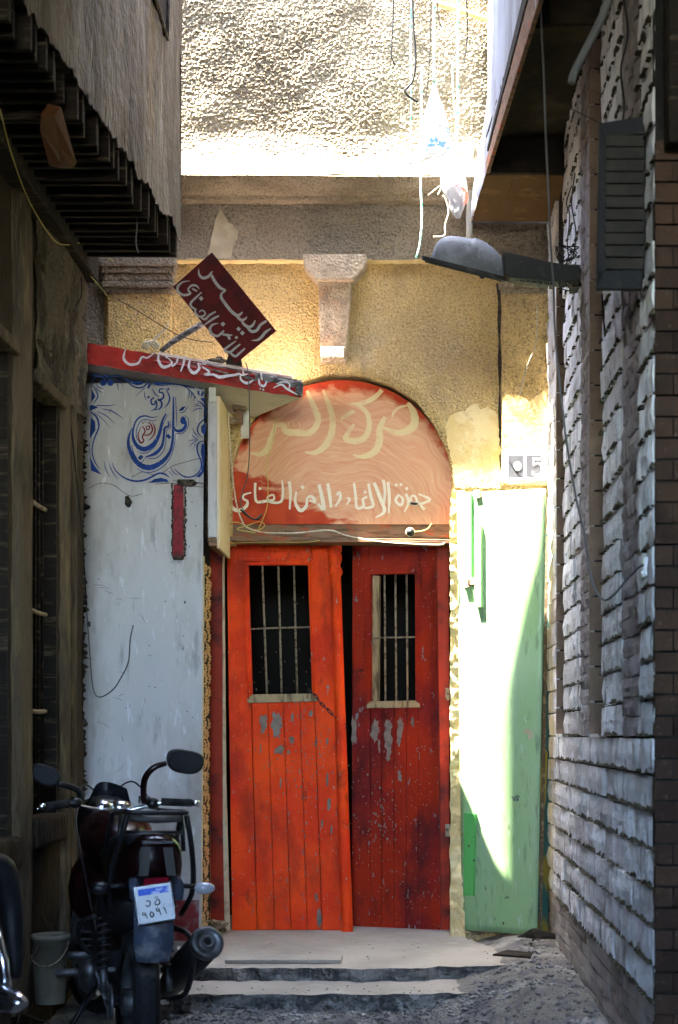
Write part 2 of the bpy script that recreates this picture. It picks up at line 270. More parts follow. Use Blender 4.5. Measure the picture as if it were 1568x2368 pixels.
# ---------------------------------------------------------------- painted strokes on surfaces
class Paint:
    def __init__(s, conv, pl, base=.0015): s.c = conv; s.pl = pl; s.mb = MB(); s.o = base
    def pt(s, x, y): X, Y = s.c(x, y); return onp(X, Y, s.pl, s.o)
    def stroke(s, pts, w):
        s.o += .00012; pv = [Vector((p[0], p[1], 0)) for p in pts]
        ws = list(w) if isinstance(w, (list, tuple)) else [w*.6] + [w]*(len(pts)-2) + [w*.4]
        if len(ws) != len(pv): ws = (ws + [ws[-1]]*len(pv))[:len(pv)]
        q, r = spline(pv, ws, 5); n = len(q); vs = []
        for i in range(n):
            d = q[min(i+1, n-1)] - q[max(i-1, 0)]; d = d.normalized() if d.length > 0 else Vector((1, 0, 0))
            nn = Vector((-d.y, d.x, 0)) * (r[i]*.5*(1 + .07*math.sin(i*2.3)))
            vs += [s.pt(q[i].x+nn.x, q[i].y+nn.y), s.pt(q[i].x-nn.x, q[i].y-nn.y)]
        s.mb.add(vs, [(2*i, 2*i+1, 2*i+3, 2*i+2) for i in range(n-1)]); return s
    def fill(s, pts):
        s.o += .00012; s.mb.add([s.pt(*p) for p in pts], [tuple(range(len(pts)))]); return s
    def dot(s, x, y, r, n=10, k=1.0):
        return s.fill([(x + r*math.cos(2*math.pi*i/n), y + r*k*math.sin(2*math.pi*i/n)) for i in range(n)])
    def dia(s, x, y, r): return s.fill([(x-r, y), (x, y-r), (x+r, y), (x, y+r)])
def conv(x0, y0, f): return lambda x, y: ((x0 + x/f)*.6272, (y0 + y/f)*.6272)
def ident(x, y): return (x, y)

# ================================================================ GROUND AND STEPS
def sst(a, b, x): t = max(0, min(1, (x-a)/(b-a))); return t*t*(3-2*t)
def ground_h(x, y):
    right = .29 - .05*sst(6.5, 5.2, y)
    z = .045 + (right-.045)*sst(.02 + .28*sst(6.9, 6.2, y), .62, x)
    z += .075*sst(6.55, 6.86, y)*sst(-1.25, -1.0, x)*(1-sst(.2, .5, x))          # rubble piled against the lower step
    if x < -1.2: z += .05*sst(6.6, 7.6, y)
    return z
def rough_h(x, y):
    v = Vector((x, y, 0)); a = mn.fractal(v*7, 1, 2, 5)*.014 + mn.fractal(v*26 + Vector((3, 1, 0)), 1, 2, 3)*.006
    return a
gm = MB().grid(lambda u, v: (lambda x, y: (x, y, ground_h(x, y) + rough_h(x, y)))(-2.4+3.3*u, 4.9+3.42*v), 230, 240)
tag(obj('ground', gm, M_['dirt'], smooth=True, recalc=False), kind='structure')
far = MB().box((-60, -70, -.3), (60, 60, -.02)); tag(obj('street', far, M_['dirt']), kind='structure')
near = MB().grid(lambda u, v: (-2.4+4.2*u, -7+11.92*v, .03 + .2*sst(.3, .7, -2.4+4.2*u)*sst(4, 4.9, -7+11.92*v)), 20, 20)
tag(obj('alley_floor', near, M_['dirt'], recalc=False), kind='structure')
def slab(name, outline, z0, z1, m, jag=.012, seed=1, side=None):
    """irregular concrete slab: outline list of (x, y); broken front edge"""
    rr = random.Random(seed); pts = []
    for i, (x, y) in enumerate(outline):
        x2, y2 = outline[(i+1) % len(outline)]; d = math.hypot(x2-x, y2-y); n = max(1, int(d/.035))
        for k in range(n):
            t = k/n; px = x+(x2-x)*t; py = y+(y2-y)*t
            pts.append((px, py + mn.noise(Vector((px*9+seed, py*9, 0)))*jag*1.6 + rr.uniform(-jag, jag)*.4))
    mb = MB(); n = len(pts); cx = sum(p[0] for p in pts)/n; cy = sum(p[1] for p in pts)/n; rings = 5; vs = []
    for j in range(rings+1):
        t = j/rings
        for (x, y) in pts:
            push = (mn.noise(Vector((x*11, t*5, seed))) * .5 + .15) * jag*2.6 * (1 if 0 < j else .2)
            vs.append((x + (cx-x)*push*.3, y + push, z1 + (z0-z1)*t))
    fs = [tuple(range(n))] + [(j*n+i, j*n+(i+1) % n, (j+1)*n+(i+1) % n, (j+1)*n+i) for j in range(rings) for i in range(n)]
    mb.add(vs, fs); o = obj(name, mb, m); o.data.materials.append(side or m)
    for p in o.data.polygons:
        if abs(p.normal.z) < .6: p.material_index = 1
    return tag(o, kind='structure')
slab('threshold_slab', [(-1.16, 7.20), (-.72, 7.17), (-.66, 7.19), (-.1, 7.16), (.22, 7.22), (.62, 7.30), (.60, 7.55), (.42, 8.0), (.30, 8.34), (.28, 9.3), (-1.5, 9.3), (-1.3, 7.9)], .0, .262, M_['concrete'], .034, 3, M_['concrete_side'])
slab('lower_step', [(-1.30, 6.82), (-.6, 6.80), (.0, 6.82), (.34, 6.86), (.30, 7.4), (-1.3, 7.4)], .0, .196, M_['concrete'], .024, 9, M_['concrete_side'])
lf = MB().prism([P(525,2187,440), P(785,2183,440), P(787,2201,447.0), P(522,2206,447.0)], (0, .0, -.02))
pl_ = obj('loose_plank', MB().box((-.955, 7.30, .264), (-.355, 7.47, .285)), M_['concrete'], bevel=.004); tag(pl_, 'flat grey board lying on the upper step in front of the left red door leaf', 'board')
pl2 = obj('wood_offcut', MB().prism([P(1140,2206,455), P(1175,2196,450), P(1232,2203,452), P(1228,2213,456)], (0, .02, -.012)), M_['wood_dark']); tag(pl2, 'thin dark splinter of wood at the right broken corner of the upper step', 'wood scrap')
# loose gravel, rubble on the bank
gv = MB(); rr = random.Random(5)
def pebble(mb, c, r):
    e = Matrix.Rotation(rr.uniform(0, 6.28), 3, 'Z') @ Matrix.Rotation(rr.uniform(-.5, .5), 3, 'X')
    vs = []
    for (a, b, c2) in ((1,0,0),(-1,0,0),(0,1,0),(0,-1,0),(0,0,1),(0,0,-1),(.65,.6,.55),(-.6,.65,.5),(.6,-.6,.55),(-.6,-.6,.5)):
        vs.append(c + e @ Vector((a*r*rr.uniform(.8,1.2), b*r*rr.uniform(.6,1), c2*r*rr.uniform(.5,.8))))
    b = bmesh.new(); vv = [b.verts.new(v) for v in vs]; bmesh.ops.convex_hull(b, input=vv)
    k = {v: i for i, v in enumerate(b.verts)}; mb.add([v.co[:] for v in b.verts], [tuple(k[v] for v in f.verts) for f in b.faces]); b.free()
for i in range(3600):
    q = rr.random()
    if q < .5: x = rr.uniform(-1.2, .5); y = 6.84 - abs(rr.gauss(0, .13))
    elif q < .8: x = rr.uniform(.25, .8); y = rr.uniform(5.6, 8.0)
    else: x = rr.uniform(-1.6, .8); y = rr.uniform(5.3, 7)
    if x < .32 and y > 6.82: continue
    if x < .6 and y > 7.18: continue
    r = min(.022, .003 + rr.expovariate(1)*.0042)
    pebble(gv, Vector((x, y, ground_h(x, y)+rough_h(x, y)+r*.2)), r)
for i in range(90):
    u_ = rr.random()
    if u_ < .5: x, y, z = rr.uniform(-1.1, .25), 6.84+abs(rr.gauss(0, .12)), .197
    else: x, y, z = rr.uniform(-1.1, .5), rr.uniform(7.22, 8.2), .263
    if y < 7.17 or z > .2: pebble(gv, Vector((x, y, z)), rr.uniform(.002, .007))
for i in range(90):                                      # stones bedded in the faces of the two steps
    x = rr.uniform(-1.15, .3); z = rr.uniform(.10, .155); pebble(gv, Vector((x, 6.825, z)), rr.uniform(.006, .018))
tag(obj('gravel', gv, M_['stone'], recalc=False), 'loose grey gravel scattered on the alley floor and the rubble bank', 'gravel', kind='stuff')
for i, (x, y, s, r, lb) in enumerate([(1385,2235,505,.032,'dark angular lump of rubble at the foot of the right brick wall'), (1010,2340,500,.020,'small pale stone at the right end of the rubble bank'), (706,2352,498,.024,'grey stone on the rubble in front of the lower step centre')]):
    st = MB(); p = P(x, y, s); p.z = ground_h(p.x, p.y) + r*.5; pebble(st, p, r); tag(obj('stone', st, M_['stone'], recalc=False, bevel=.003), lb, 'stone')

# ================================================================ FACADE WITH THE ARCH
FY = FP/393
fac = thing('stucco_building', 'ochre stucco building closing the alley with an arched doorway, cornice and keystone', 'building', (0, 8.4, 0))
def fx(x): return (x-VX)/393
def fz(y): return CZ + (VY-y)/393
AX, AZ, AR = fx(790), fz(1118), .647
def wobble(a): return 1 + .006*math.sin(a*9) + .004*math.sin(a*23+1)
def lower_wall():
    mb = MB(); x0, x1, zb, zt = -2.05, .86, .20, fz(604)
    N = 64; arc = []; 
    for i in range(N+1):
        a = math.pi*(1-i/N); arc.append((AX+AR*wobble(a)*math.cos(a), AZ+AR*wobble(a)*math.sin(a)))
    zl = fz(1252); XL = fx(474)
    hole = [(XL, zb)] + [(XL, zb+(zl-zb)*k/8) for k in range(1, 9)] + [(AX-AR, zl+.0005)] + [(AX-AR, zl+(AZ-zl)*k/4) for k in range(1, 4)] + arc + [(AX+AR, AZ+(zb-AZ)*k/8) for k in range(1, 8)] + [(AX+AR, zb)]
    def outer(p):
        if p[1] <= AZ: return (x0 if p[0] < AX else x1, p[1])
        a = math.atan2(p[1]-AZ, p[0]-AX); c, s_ = math.cos(a), math.sin(a)
        tx = ((x1 if c > 0 else x0)-AX)/c if abs(c) > 1e-6 else 1e9; tz = (zt-AZ)/s_ if s_ > 1e-6 else 1e9
        t = min(tx, tz); return (AX+c*t, AZ+s_*t)
    out = [outer(p) for p in hole]; K = 10; n = len(hole); vs = []
    for j in range(K+1):
        t = j/K; t2 = t**1.3
        for h, o_ in zip(hole, out): vs.append((h[0]+(o_[0]-h[0])*t2, FY + (.012*(1-min(1, t2*30)) if j == 0 else 0), h[1]+(o_[1]-h[1])*t2))
    fs = [(j*n+i, j*n+i+1, (j+1)*n+i+1, (j+1)*n+i) for j in range(K) for i in range(n-1)]
    # the two top corners that the fan misses
    def idx(pred): return [i for i in range(n) if pred(out[i])]
    for cx in (x0, x1):
        side = [i for i in range(n) if abs(out[i][0]-cx) < 1e-6 and out[i][1] > AZ]; top = [i for i in range(n) if abs(out[i][1]-zt) < 1e-6 and abs(out[i][0]-cx) > 1e-6]
        a = max(side, key=lambda i: out[i][1]); b = min(top, key=lambda i: abs(out[i][0]-cx))
        vs.append((cx, FY, zt)); fs.append((K*n+a, K*n+b, len(vs)-1))
    # reveal of the opening
    k0 = len(vs); D = .24
    for h in hole: vs.append((h[0], FY+D, h[1]))
    fs += [(i, i+1, k0+i+1, k0+i) for i in range(n-1)]
    return mb.add(vs, fs)
obj('wall', lower_wall(), M_['stucco'], fac)
# body of the building behind the facade (keeps the sky out)
bd = MB().box((-2.05, 9.6, -.1), (1.2, 9.9, 9)).box((-2.05, FY+.3, fz(604)-.1), (1.2, 9.6, 9)).box((-2.4, FY+.26, -.1), (-1.25, 9.6, 6)).box((.30, FY+.26, -.1), (1.2, 9.6, 6)).box((-1.3, FY+.26, 3.62), (.4, 9.6, 3.9))
obj('inner_mass', bd, M_['dark'], fac)
obj('floor_slab', MB().box((-1.3, 8.6, .18), (.35, 9.7, .255)), M_['dark'], fac)
# frieze, cornice, flared upper wall
FRY = FY-.035
obj('frieze', MB().grid(lambda u, v: (-2.05+2.91*u, FRY - .004*math.sin(u*40), fz(606)+(fz(474)-fz(606))*v), 40, 6).box((-2.05, FRY+.004, fz(606)), (.86, FY+.02, fz(474))), M_['stucco_grey'], fac)
zc0, zc1 = fz(476), fz(428)
prof = [(FRY-.005, zc0-.004), (FRY-.045, zc0+.006), (FRY-.048, zc0+.028), (FRY-.062, zc0+.034), (FRY-.095, zc0+.062), (FRY-.122, zc0+.100), (FRY-.135, zc1)]
def cor(u, v):
    k = v*(len(prof)-1); i = min(int(k), len(prof)-2); t = k-i; x = -2.05+2.91*u
    y = prof[i][0]*(1-t)+prof[i+1][0]*t; z = prof[i][1]*(1-t)+prof[i+1][1]*t
    return (x, y+.005*mn.noise(Vector((x*14, v*3, 0))), z + .006*mn.noise(Vector((x*6, 3, v*2))) - .007*(x+.9))
obj('cornice', MB().grid(cor, 260, 24), M_['cornice'], fac, smooth=True, recalc=False)
UY = FY-.075
def upper(u, v):                                          # rough pebbly render with real relief
    x = -1.62+2.5*u; z = (zc1-.012)+(6.35-zc1)*v
    fl = max(0, 1-(z-zc1)/.30); y = UY-(UY-(FRY-.135))*fl**1.7
    q = Vector((x, 0, z))
    h = mn.noise(q*95)*.75 + mn.noise(q*48+Vector((5,2,1)))*.6 + mn.noise(q*170+Vector((1,7,3)))*.35
    damp = (.6 if fl > .55 else 1)*max(.6, .9+.6*mn.noise(q*1.7+Vector((4,4,4)))+.3*mn.noise(q*5))
    big = mn.noise(q*2.3+Vector((9,9,9)))*.008 + mn.noise(q*6+Vector((2,9,4)))*.008 + .004*math.exp(-((x*.8+z-5.55)/.05)**2)
    return (x, y - max(-.4, h)*.0085*damp - big, z-.007*(x+.9)*max(0, 1-(z-zc1)))
obj('upper_wall', MB().grid(upper, 720, 480), M_['stucco_top'], fac, smooth=True, recalc=False)
obj('upper_mass', MB().box((-2.05, UY+.06, zc1-.05), (1.2, FY+.4, 9)), M_['stucco_grey'], fac)
obj('string_course', MB().tube([P(1000,5,402), P(1055,20,402), P(1100,36,402), P(1180,58,402)], .017, 10), M_['peach'], fac)
obj('plaster_patch', MB().prism([onp(x, y, front(393), .039) for x, y in ((512,490),(522,505),(530,520),(541,524),(545,535),(554,540),(551,558),(543,566),(540,582),(536,603),(488,603),(482,590),(488,574),(490,556),(495,540),(500,512))], (0, .006, 0)), M_['bare'], fac)
# pilasters with moulded capitals
def rough_outline(pts, amp=2.2, step=5):
    o = []
    for i, (x, y) in enumerate(pts):
        x2, y2 = pts[(i+1) % len(pts)]; n = max(1, int(math.hypot(x2-x, y2-y)/step))
        for k in range(n): px, py = x+(x2-x)*k/n, y+(y2-y)*k/n; v = mn.noise_vector(Vector((px*.11, py*.11, 1)))+mn.noise_vector(Vector((px*.33, py*.33, 4)))*.5; o.append((px+v.x*amp*2, py+v.y*amp*2))
    return o
def pilaster(x0, x1, ytop, yb, capx, name='pilaster'):
    o = obj(name, MB().box((fx(x0), FY-.045, fz(yb)), (fx(x1), FY+.01, fz(ytop))), M_['stucco'], fac, bevel=.006)
    cp = MB(); zt = fz(606)
    for a, b, e, w_ in ((0, 20, .085, 8), (20, 34, .075, 4), (34, 52, .064, 0), (52, 66, .070, 3), (66, 78, .052, -2)):
        cp.box((fx(capx[0]-w_), FY-e, fz(606+b)+.001), (fx(capx[1]+w_), FY+.01, fz(606+a)-.001))
    obj('capital', cp, M_['stucco_grey'], fac, bevel=.006); return o
pilaster(252, 398, 684, 1200, (244, 404))
pilaster(1160, 1272, 684, 1126, (1156, 1275))
obj('recessed_panel', MB().box((fx(196), FY-.02, fz(1200)), (fx(240), FY+.01, fz(606))), M_['stucco_grey'], fac)
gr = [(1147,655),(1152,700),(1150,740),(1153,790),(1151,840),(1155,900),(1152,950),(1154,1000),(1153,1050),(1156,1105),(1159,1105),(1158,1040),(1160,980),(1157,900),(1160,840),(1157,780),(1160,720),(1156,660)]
obj('joint_shadow_strip', MB().prism([onp(x, y, front(393), .0035) for x, y in gr], (0, .01, 0)), M_['hole'], fac)  # dark strip laid on the wall, painting the joint's shadow and dirt
for xa, xb in ((408, 704), (848, 1152)):
    def lip(u, v, xa=xa, xb=xb):
        x = fx(xa+(xb-xa)*u); q = Vector((x*9, v*2, 5)); a = math.pi*v
        return (x, FY-.032*math.sin(a)-.006*mn.noise(q*3)-.004, fz(611)+.030*(1-v)+.006*mn.noise(q*2.1))
    obj('ledge', MB().grid(lip, 140, 6), M_['peach'], fac, smooth=True, recalc=False)
# keystone
ks = MB(); kz = lambda y: fz(y)
ks.prism([Vector((fx(738), FY-.075, kz(660))), Vector((fx(815), FY-.075, kz(660))), Vector((fx(801), FY-.055, kz(842))), Vector((fx(742), FY-.055, kz(842)))], (0, .09, 0))
kso = obj('keystone', ks, M_['keystone'], fac, bevel=.008)
kc = MB().prism([Vector((fx(a), FY-.115, kz(b))) for a, b in ((703,602),(850,602),(846,632),(822,658),(820,662),(732,662),(728,655),(706,632))], (0, .12, 0))
kco = obj('keystone_cap', kc, M_['keystone'], kso, bevel=.01, local=False)
kb = obj('keystone_base', MB().box((fx(744), FY-.098, kz(838)), (fx(799), FY-.05, kz(812))), M_['keystone'], kso, bevel=.006)
# peeled yellow plaster right of the arch
pe = [(1050,1128),(1046,1075),(1040,1040),(1032,1010),(1030,985),(1040,960),(1058,952),(1075,950),(1085,940),(1105,935),(1110,948),(1128,940),(1140,950),(1152,958),(1158,1130)]
obj('peeled_plaster', MB().prism([onp(x, y, front(393), .004) for x, y in rough_outline(pe)], (0, .01, 0)), M_['peach'], fac)
pe2 = [(1162,1124),(1162,925),(1175,918),(1190,928),(1204,922),(1222,932),(1240,918),(1262,905),(1270,1124)]
obj('peeled_plaster', MB().prism([onp(x, y, front(393), .049) for x, y in rough_outline(pe2)], (0, .01, 0)), M_['peach'], fac)
# rough jamb edge right of the door
je = MB()
def jamb(u, v):
    z = .25+(fz(1135)-.25)*v; x = fx(1041)+.085*u; q = Vector((x, 1, z))
    return (x + mn.noise(q*14)*.008*(1-u), FY-.026-.013*mn.noise(q*22)-.006*mn.noise(q*60) - .016*mn.noise(q*6), z)
obj('jamb_plaster', je.grid(jamb, 14, 260), M_['peach'], fac, smooth=True, recalc=False)

# ---------------------------------------------------------------- arched sign board
def board_mat():
    m = mat('red board with smeared cream wash', (.46,.058,.018), [((.34,.032,.014), 6, .45, .65, 5)], .7, [(60, .0012)], spec=.12)
    t = m.node_tree; N = t.nodes; L = t.links; bs = N['Principled BSDF']; cur = bs.inputs['Base Color'].links[0].from_socket
    g = N.new('ShaderNodeNewGeometry'); sp = N.new('ShaderNodeSeparateXYZ'); L.new(g.outputs['Position'], sp.inputs[0])
    def math_(op, a, b=None, c=None):
        n = N.new('ShaderNodeMath'); n.operation = op
        for i, v in enumerate((a, b, c)):
            if v is None: continue
            if isinstance(v, (int, float)): n.inputs[i].default_value = v
            else: L.new(v, n.inputs[i])
        return n.outputs[0]
    def nz(scale, det=5, seed=0):
        mp = N.new('ShaderNodeMapping'); L.new(g.outputs['Position'], mp.inputs[0]); mp.inputs['Scale'].default_value = scale; mp.inputs['Location'].default_value = (seed, seed, seed)
        n = N.new('ShaderNodeTexNoise'); n.inputs['Scale'].default_value = 1; n.inputs['Detail'].default_value = det; L.new(mp.outputs[0], n.inputs[0]); return n.outputs[0]
    # wash edge: lower boundary rises to the left
    edge = math_('ADD', sp.outputs[2], math_('MULTIPLY', math_('ADD', sp.outputs[0], -AX), .52))
    edge = math_('ADD', edge, math_('MULTIPLY', math_('SUBTRACT', nz((9, 1, 26)), .5), .36))
    rx = math_('ADD', sp.outputs[0], -AX); rz = math_('ADD', sp.outputs[2], -(AZ-.12)); rr_ = math_('SQRT', math_('ADD', math_('MULTIPLY', rx, rx), math_('MULTIPLY', rz, rz)))
    inner = math_('SUBTRACT', 1.0, math_('SMOOTH_MIN', 1.0, math_('MAXIMUM', 0.0, math_('MULTIPLY', math_('ADD', math_('ADD', rr_, -.66), math_('MULTIPLY', math_('SUBTRACT', nz((12, 1, 12), 4, 5), .5), .16)), 22)), .05))
    mr = N.new('ShaderNodeMapRange'); mr.inputs[1].default_value = AZ-.26; mr.inputs[2].default_value = AZ-.20; L.new(edge, mr.inputs[0])
    mask = math_('MULTIPLY', mr.outputs[0], inner)
    wx = math_('ADD', rx, math_('MULTIPLY', math_('SUBTRACT', nz((3.5, 1, 3.5), 2, 7), .5), .28)); wz = math_('ADD', math_('ADD', rz, .25), math_('MULTIPLY', math_('SUBTRACT', nz((3, 1, 3), 2, 9), .5), .28))
    pr_ = math_('SQRT', math_('ADD', math_('MULTIPLY', wx, wx), math_('MULTIPLY', wz, wz))); an = math_('ARCTAN2', wz, wx)
    cb = N.new('ShaderNodeCombineXYZ'); L.new(math_('MULTIPLY', pr_, 46), cb.inputs[0]); L.new(math_('MULTIPLY', an, 1.6), cb.inputs[1])
    wv = N.new('ShaderNodeTexNoise'); wv.inputs['Scale'].default_value = 1.4; wv.inputs['Detail'].default_value = 5; wv.inputs['Roughness'].default_value = .65; L.new(cb.outputs[0], wv.inputs['Vector'])
    cr = N.new('ShaderNodeMapRange'); cr.inputs[1].default_value = .30; cr.inputs[2].default_value = .74; L.new(wv.outputs[0], cr.inputs[0])
    wash = N.new('ShaderNodeMix'); wash.data_type = 'RGBA'; L.new(cr.outputs[0], wash.inputs[0])
    wash.inputs[6].default_value = (.60, .25, .14, 1); wash.inputs[7].default_value = (.72, .47, .27, 1)
    mx = N.new('ShaderNodeMix'); mx.data_type = 'RGBA'; L.new(math_('MULTIPLY', mask, .9), mx.inputs[0]); L.new(cur, mx.inputs[6]); L.new(wash.outputs[2], mx.inputs[7])
    L.new(mx.outputs[2], bs.inputs['Base Color']); return m
BM = board_mat(); BY = FY+.05; bs_ = FP/BY
ab = thing('arched_sign_board', 'arched red shop board with cream lettering and smeared wash above the red doors', 'sign board', (AX, BY, AZ-.25))
zb = CZ+(VY-1212)/bs_
pts = [Vector((AX-.655, BY, zb))] + [Vector((AX+.655*math.cos(math.pi*(1-i/48)), BY, AZ-.012+.632*math.sin(math.pi*(1-i/48)))) for i in range(49)] + [Vector((AX+.655, BY, zb))]
obj('board', MB().prism(pts, (0, .012, 0)), BM, ab)
M_['cream_letter'] = mat('cream board lettering', (.66,.50,.26), [((.62,.38,.22), 16, .52, .66, 5, .8)], .6)
M_['pale_letter'] = mat('pale board lettering', (.72,.62,.46), [((.62,.30,.18), 40, .62, .7, 4, .8)], .6)
p = Paint(conv(840, 1360, 1.8667), front(bs_))
p.stroke([(1240,232),(1285,320),(1272,400),(1180,440),(1060,400)], [26,52,60,40,18]).stroke([(1130,330),(1150,290),(1190,262),(1255,250)], [14,18,18,8])
p.stroke([(1085,330),(1045,410),(1045,490),(1010,570),(930,605),(860,592)], [26,40,52,50,32,6])
p.stroke([(1062,145),(1000,205),(920,240),(845,240)], [30,34,34,8]).stroke([(895,250),(955,300),(975,390),(945,470),(880,500),(810,480),(850,410),(870,380)], [22,32,36,40,42,36,26,14]).stroke([(870,290),(800,330),(780,350)], [28,26,8])
p.stroke([(655,145),(695,250),(722,350),(712,450),(670,530),(600,578),(528,572)], [14,36,42,46,46,34,6])
p.stroke([(545,150),(590,260),(622,340),(605,400),(560,440),(490,440),(400,430),(380,385),(310,395)], [18,40,42,42,44,46,46,34,24])
for x in (415, 450, 490): p.stroke([(x, 365), (x+8, 400)], 12)
p.stroke([(330,390),(300,470),(275,550),(225,588),(150,578)], [26,38,46,34,6])
obj('lettering', p.mb, M_['cream_letter'], ab)
p = Paint(conv(840, 1360, 1.8667), front(bs_), .004)
p.stroke([(162,852),(112,868),(108,895),(135,912),(128,945),(85,975),(42,965),(22,925),(40,890)], [8,14,14,16,22,26,26,18,6]).stroke([(190,785),(188,860),(200,915),(255,912),(310,905)], [18,16,18,20,18]).dot(222,825,10)
p.stroke([(280,912),(318,900),(312,868),(275,885),(295,918),(365,915),(380,850),(374,768)], [14,14,12,14,16,18,18,10]).stroke([(424,775),(432,860),(426,968)], [22,20,12])
p.stroke([(472,845),(465,920),(500,975),(540,945),(548,890),(580,880),(600,915),(560,905)], [12,20,26,22,14,22,22,10]).dot(515,815,13)
p.stroke([(628,798),(648,880),(660,965),(620,930)], [22,26,28,12]).stroke([(688,790),(700,860),(712,955)], [22,24,18]).stroke([(750,870),(768,850),(775,890),(740,948)], [14,18,20,10])
p.stroke([(820,890),(840,900),(818,935)], [14,16,8]).stroke([(868,785),(880,870),(890,958),(935,945),(930,900),(960,880)], [16,20,18,20,16,14]).dot(945,850,11).stroke([(968,790),(985,880),(1000,945),(940,960)], [18,22,20,14])
p.stroke([(1008,785),(1045,880),(1078,980),(1015,1025)], [20,26,24,8]).stroke([(1070,765),(1082,850),(1070,960)], [18,20,12]).stroke([(1102,780),(1112,880),(1108,995)], [20,20,12])
p.stroke([(1180,865),(1155,905),(1190,940),(1205,900),(1180,870)], [16,20,20,18,10]).dot(1160,800,11).dot(1192,798,11).stroke([(1225,860),(1245,920),(1215,985)], [16,20,8]).dot(1232,825,11)
p.stroke([(1245,925),(1300,925),(1290,880),(1262,880),(1270,930),(1330,925)], [18,20,16,14,18,16]).stroke([(1310,862),(1392,900),(1330,935),(1355,970)], [10,18,18,16]).dot(1345,960,11)
obj('lettering', p.mb, M_['pale_letter'], ab)

# ---------------------------------------------------------------- lintel
lt = thing('door_lintel', 'flaking brown wooden lintel between the arched board and the red doors', 'lintel', (AX, 8.4, fz(1250)))
obj('beam', MB().box((AX-.665, FY+.06, CZ+(VY-1244)/390), (AX+.665, FY+.22, CZ+(VY-1213)/390)), M_['lintelwood'], lt, bevel=.004)
obj('ledge', MB().prism([Vector((AX-.665, FY-.005, CZ+(VY-1251)/393)), Vector((AX-.665, FY-.005, CZ+(VY-1240)/393)), Vector((AX+.640, FY+.0, CZ+(VY-1247)/393)), Vector((AX+.640, FY+.0, CZ+(VY-1256)/393))], (0, .16, 0)), M_['lintelwood'], lt, bevel=.003)

# ================================================================ RED DOOR LEAVES
DL = front(382.0)
def zoomc(x, y): return ((700 + x*.63776)*.6272, (2000 + y*.63776)*.6272)
def dq(mb, pts, pl, off, th, cv=None):                   # flat piece from photo outline, standing off a plane
    c = cv or ident; w_ = [onp(*c(*q), pl, off) for q in pts]; return mb.prism(w_, -pl[1]*th)
dl = thing('door_leaf', 'left leaf of the red plank door, bright orange red with barred window and turned post', 'door', P(670, 2150, 382))
def lx(x, y): return x + (y-1255)*.0155                   # the leaf leans a little
seams = [(581,595),(619,635),(655,673),(693,711),(727,745)]
# rails and stiles
dq(MB(), [(0,0)]*3, DL, 0, .01)
def piece(name, pts, pl, off, th, m, par, cv=None, bv=.0025): return obj(name, dq(MB(), pts, pl, off, th, cv), m, par, bevel=bv)
piece('stile', [(524,1254),(568,1254),(574,1625),(580,1625),(594,2152),(537,2152)], DL, 0, .04, M_['door'], dl)
piece('stile', [(722,1254),(762,1254),(802,2152),(746,2152),(728,1625),(726,1600)], DL, 0, .04, M_['door'], dl)
piece('top_rail', [(569,1254),(721,1254),(721,1292),(569,1292)], DL, .001, .04, M_['door'], dl)
xs0 = [581]+[s_[0] for s_ in seams[1:-1]]+[727]; xs1 = [595]+[s_[1] for s_ in seams[1:-1]]+[745]
bx0 = [581, 619, 655, 693, 727]; bx1 = [595, 635, 673, 711, 745]
for i in range(4):
    o = piece('plank', [(bx0[i]+.45,1622),(bx0[i+1]-.45,1622),(bx1[i+1]-.5,2151),(bx1[i]+.5,2151)], DL, -.003*(i % 2)-.002, .03, M_['door'], dl, bv=.004)
wf = []
for pts in ([(556,1292),(724,1292),(712,1307),(575,1307)], [(556,1292),(575,1307),(584,1607),(570,1624)], [(712,1307),(724,1292),(735,1622),(722,1606)]):
    wf.append(piece('window_frame', pts, DL, .016, .05, M_['door'], dl, bv=.004))
piece('window_sill', [(584,1606),(722,1604),(736,1614),(732,1622),(574,1626),(572,1616)], DL, .020, .06, M_['barewood'], dl)
for a, b in ((606,617),(643,651),(679,687)):
    obj('bar', MB().tube([onp(a, 1300, DL, -.012), onp(b, 1612, DL, -.012)], .0062, 8), M_['iron'], dl, smooth=True)
obj('bar', MB().tube([onp(573, 1455, DL, -.005), onp(640, 1452, DL, -.003), onp(718, 1450, DL, -.005)], .0055, 8), M_['iron'], dl, smooth=True)
for q in (((563,1299),(717,1299)), ((717,1299),(728,1612)), ((576,1616),(563,1299))): obj('moulding', MB().tube([onp(*q[0], DL, .018), onp(*q[1], DL, .018)], .006, 6), M_['door'], dl, smooth=True)
# turned post
pr = []
for y, r in ((1254,16.5),(1278,16.5),(1280,13),(1288,17),(1298,16),(1310,11),(1318,16),(1326,17.5),(1331,15),(1334,12.5),(1420,12.5),(1600,12.5),(1850,13),(2152,13.5)): pr.append((y, r))
mb = MB(); ring = []; n = 12
for y, r in pr:
    xc = 774 + (y-1254)*.0335; c = onp(xc, y, DL, .040); rr2 = r/382
    ring += [c + Vector((rr2*math.cos(2*math.pi*k/n), rr2*math.sin(2*math.pi*k/n)*.8, 0)) for k in range(n)]
mb.add(ring, [(j*n+k, j*n+(k+1) % n, (j+1)*n+(k+1) % n, (j+1)*n+k) for j in range(len(pr)-1) for k in range(n)])
obj('turned_post', mb, M_['door'], dl, smooth=True)
piece('bare_wood_patch', [(787,1572),(794,1590),(798,1640),(800,1700),(797,1726),(786,1730),(783,1700),(788,1650),(784,1600)], DL, .040, .004, M_['barewood'], dl, bv=0)
pm_ = Paint(zoomc, DL, .0006)
rb = random.Random(11)
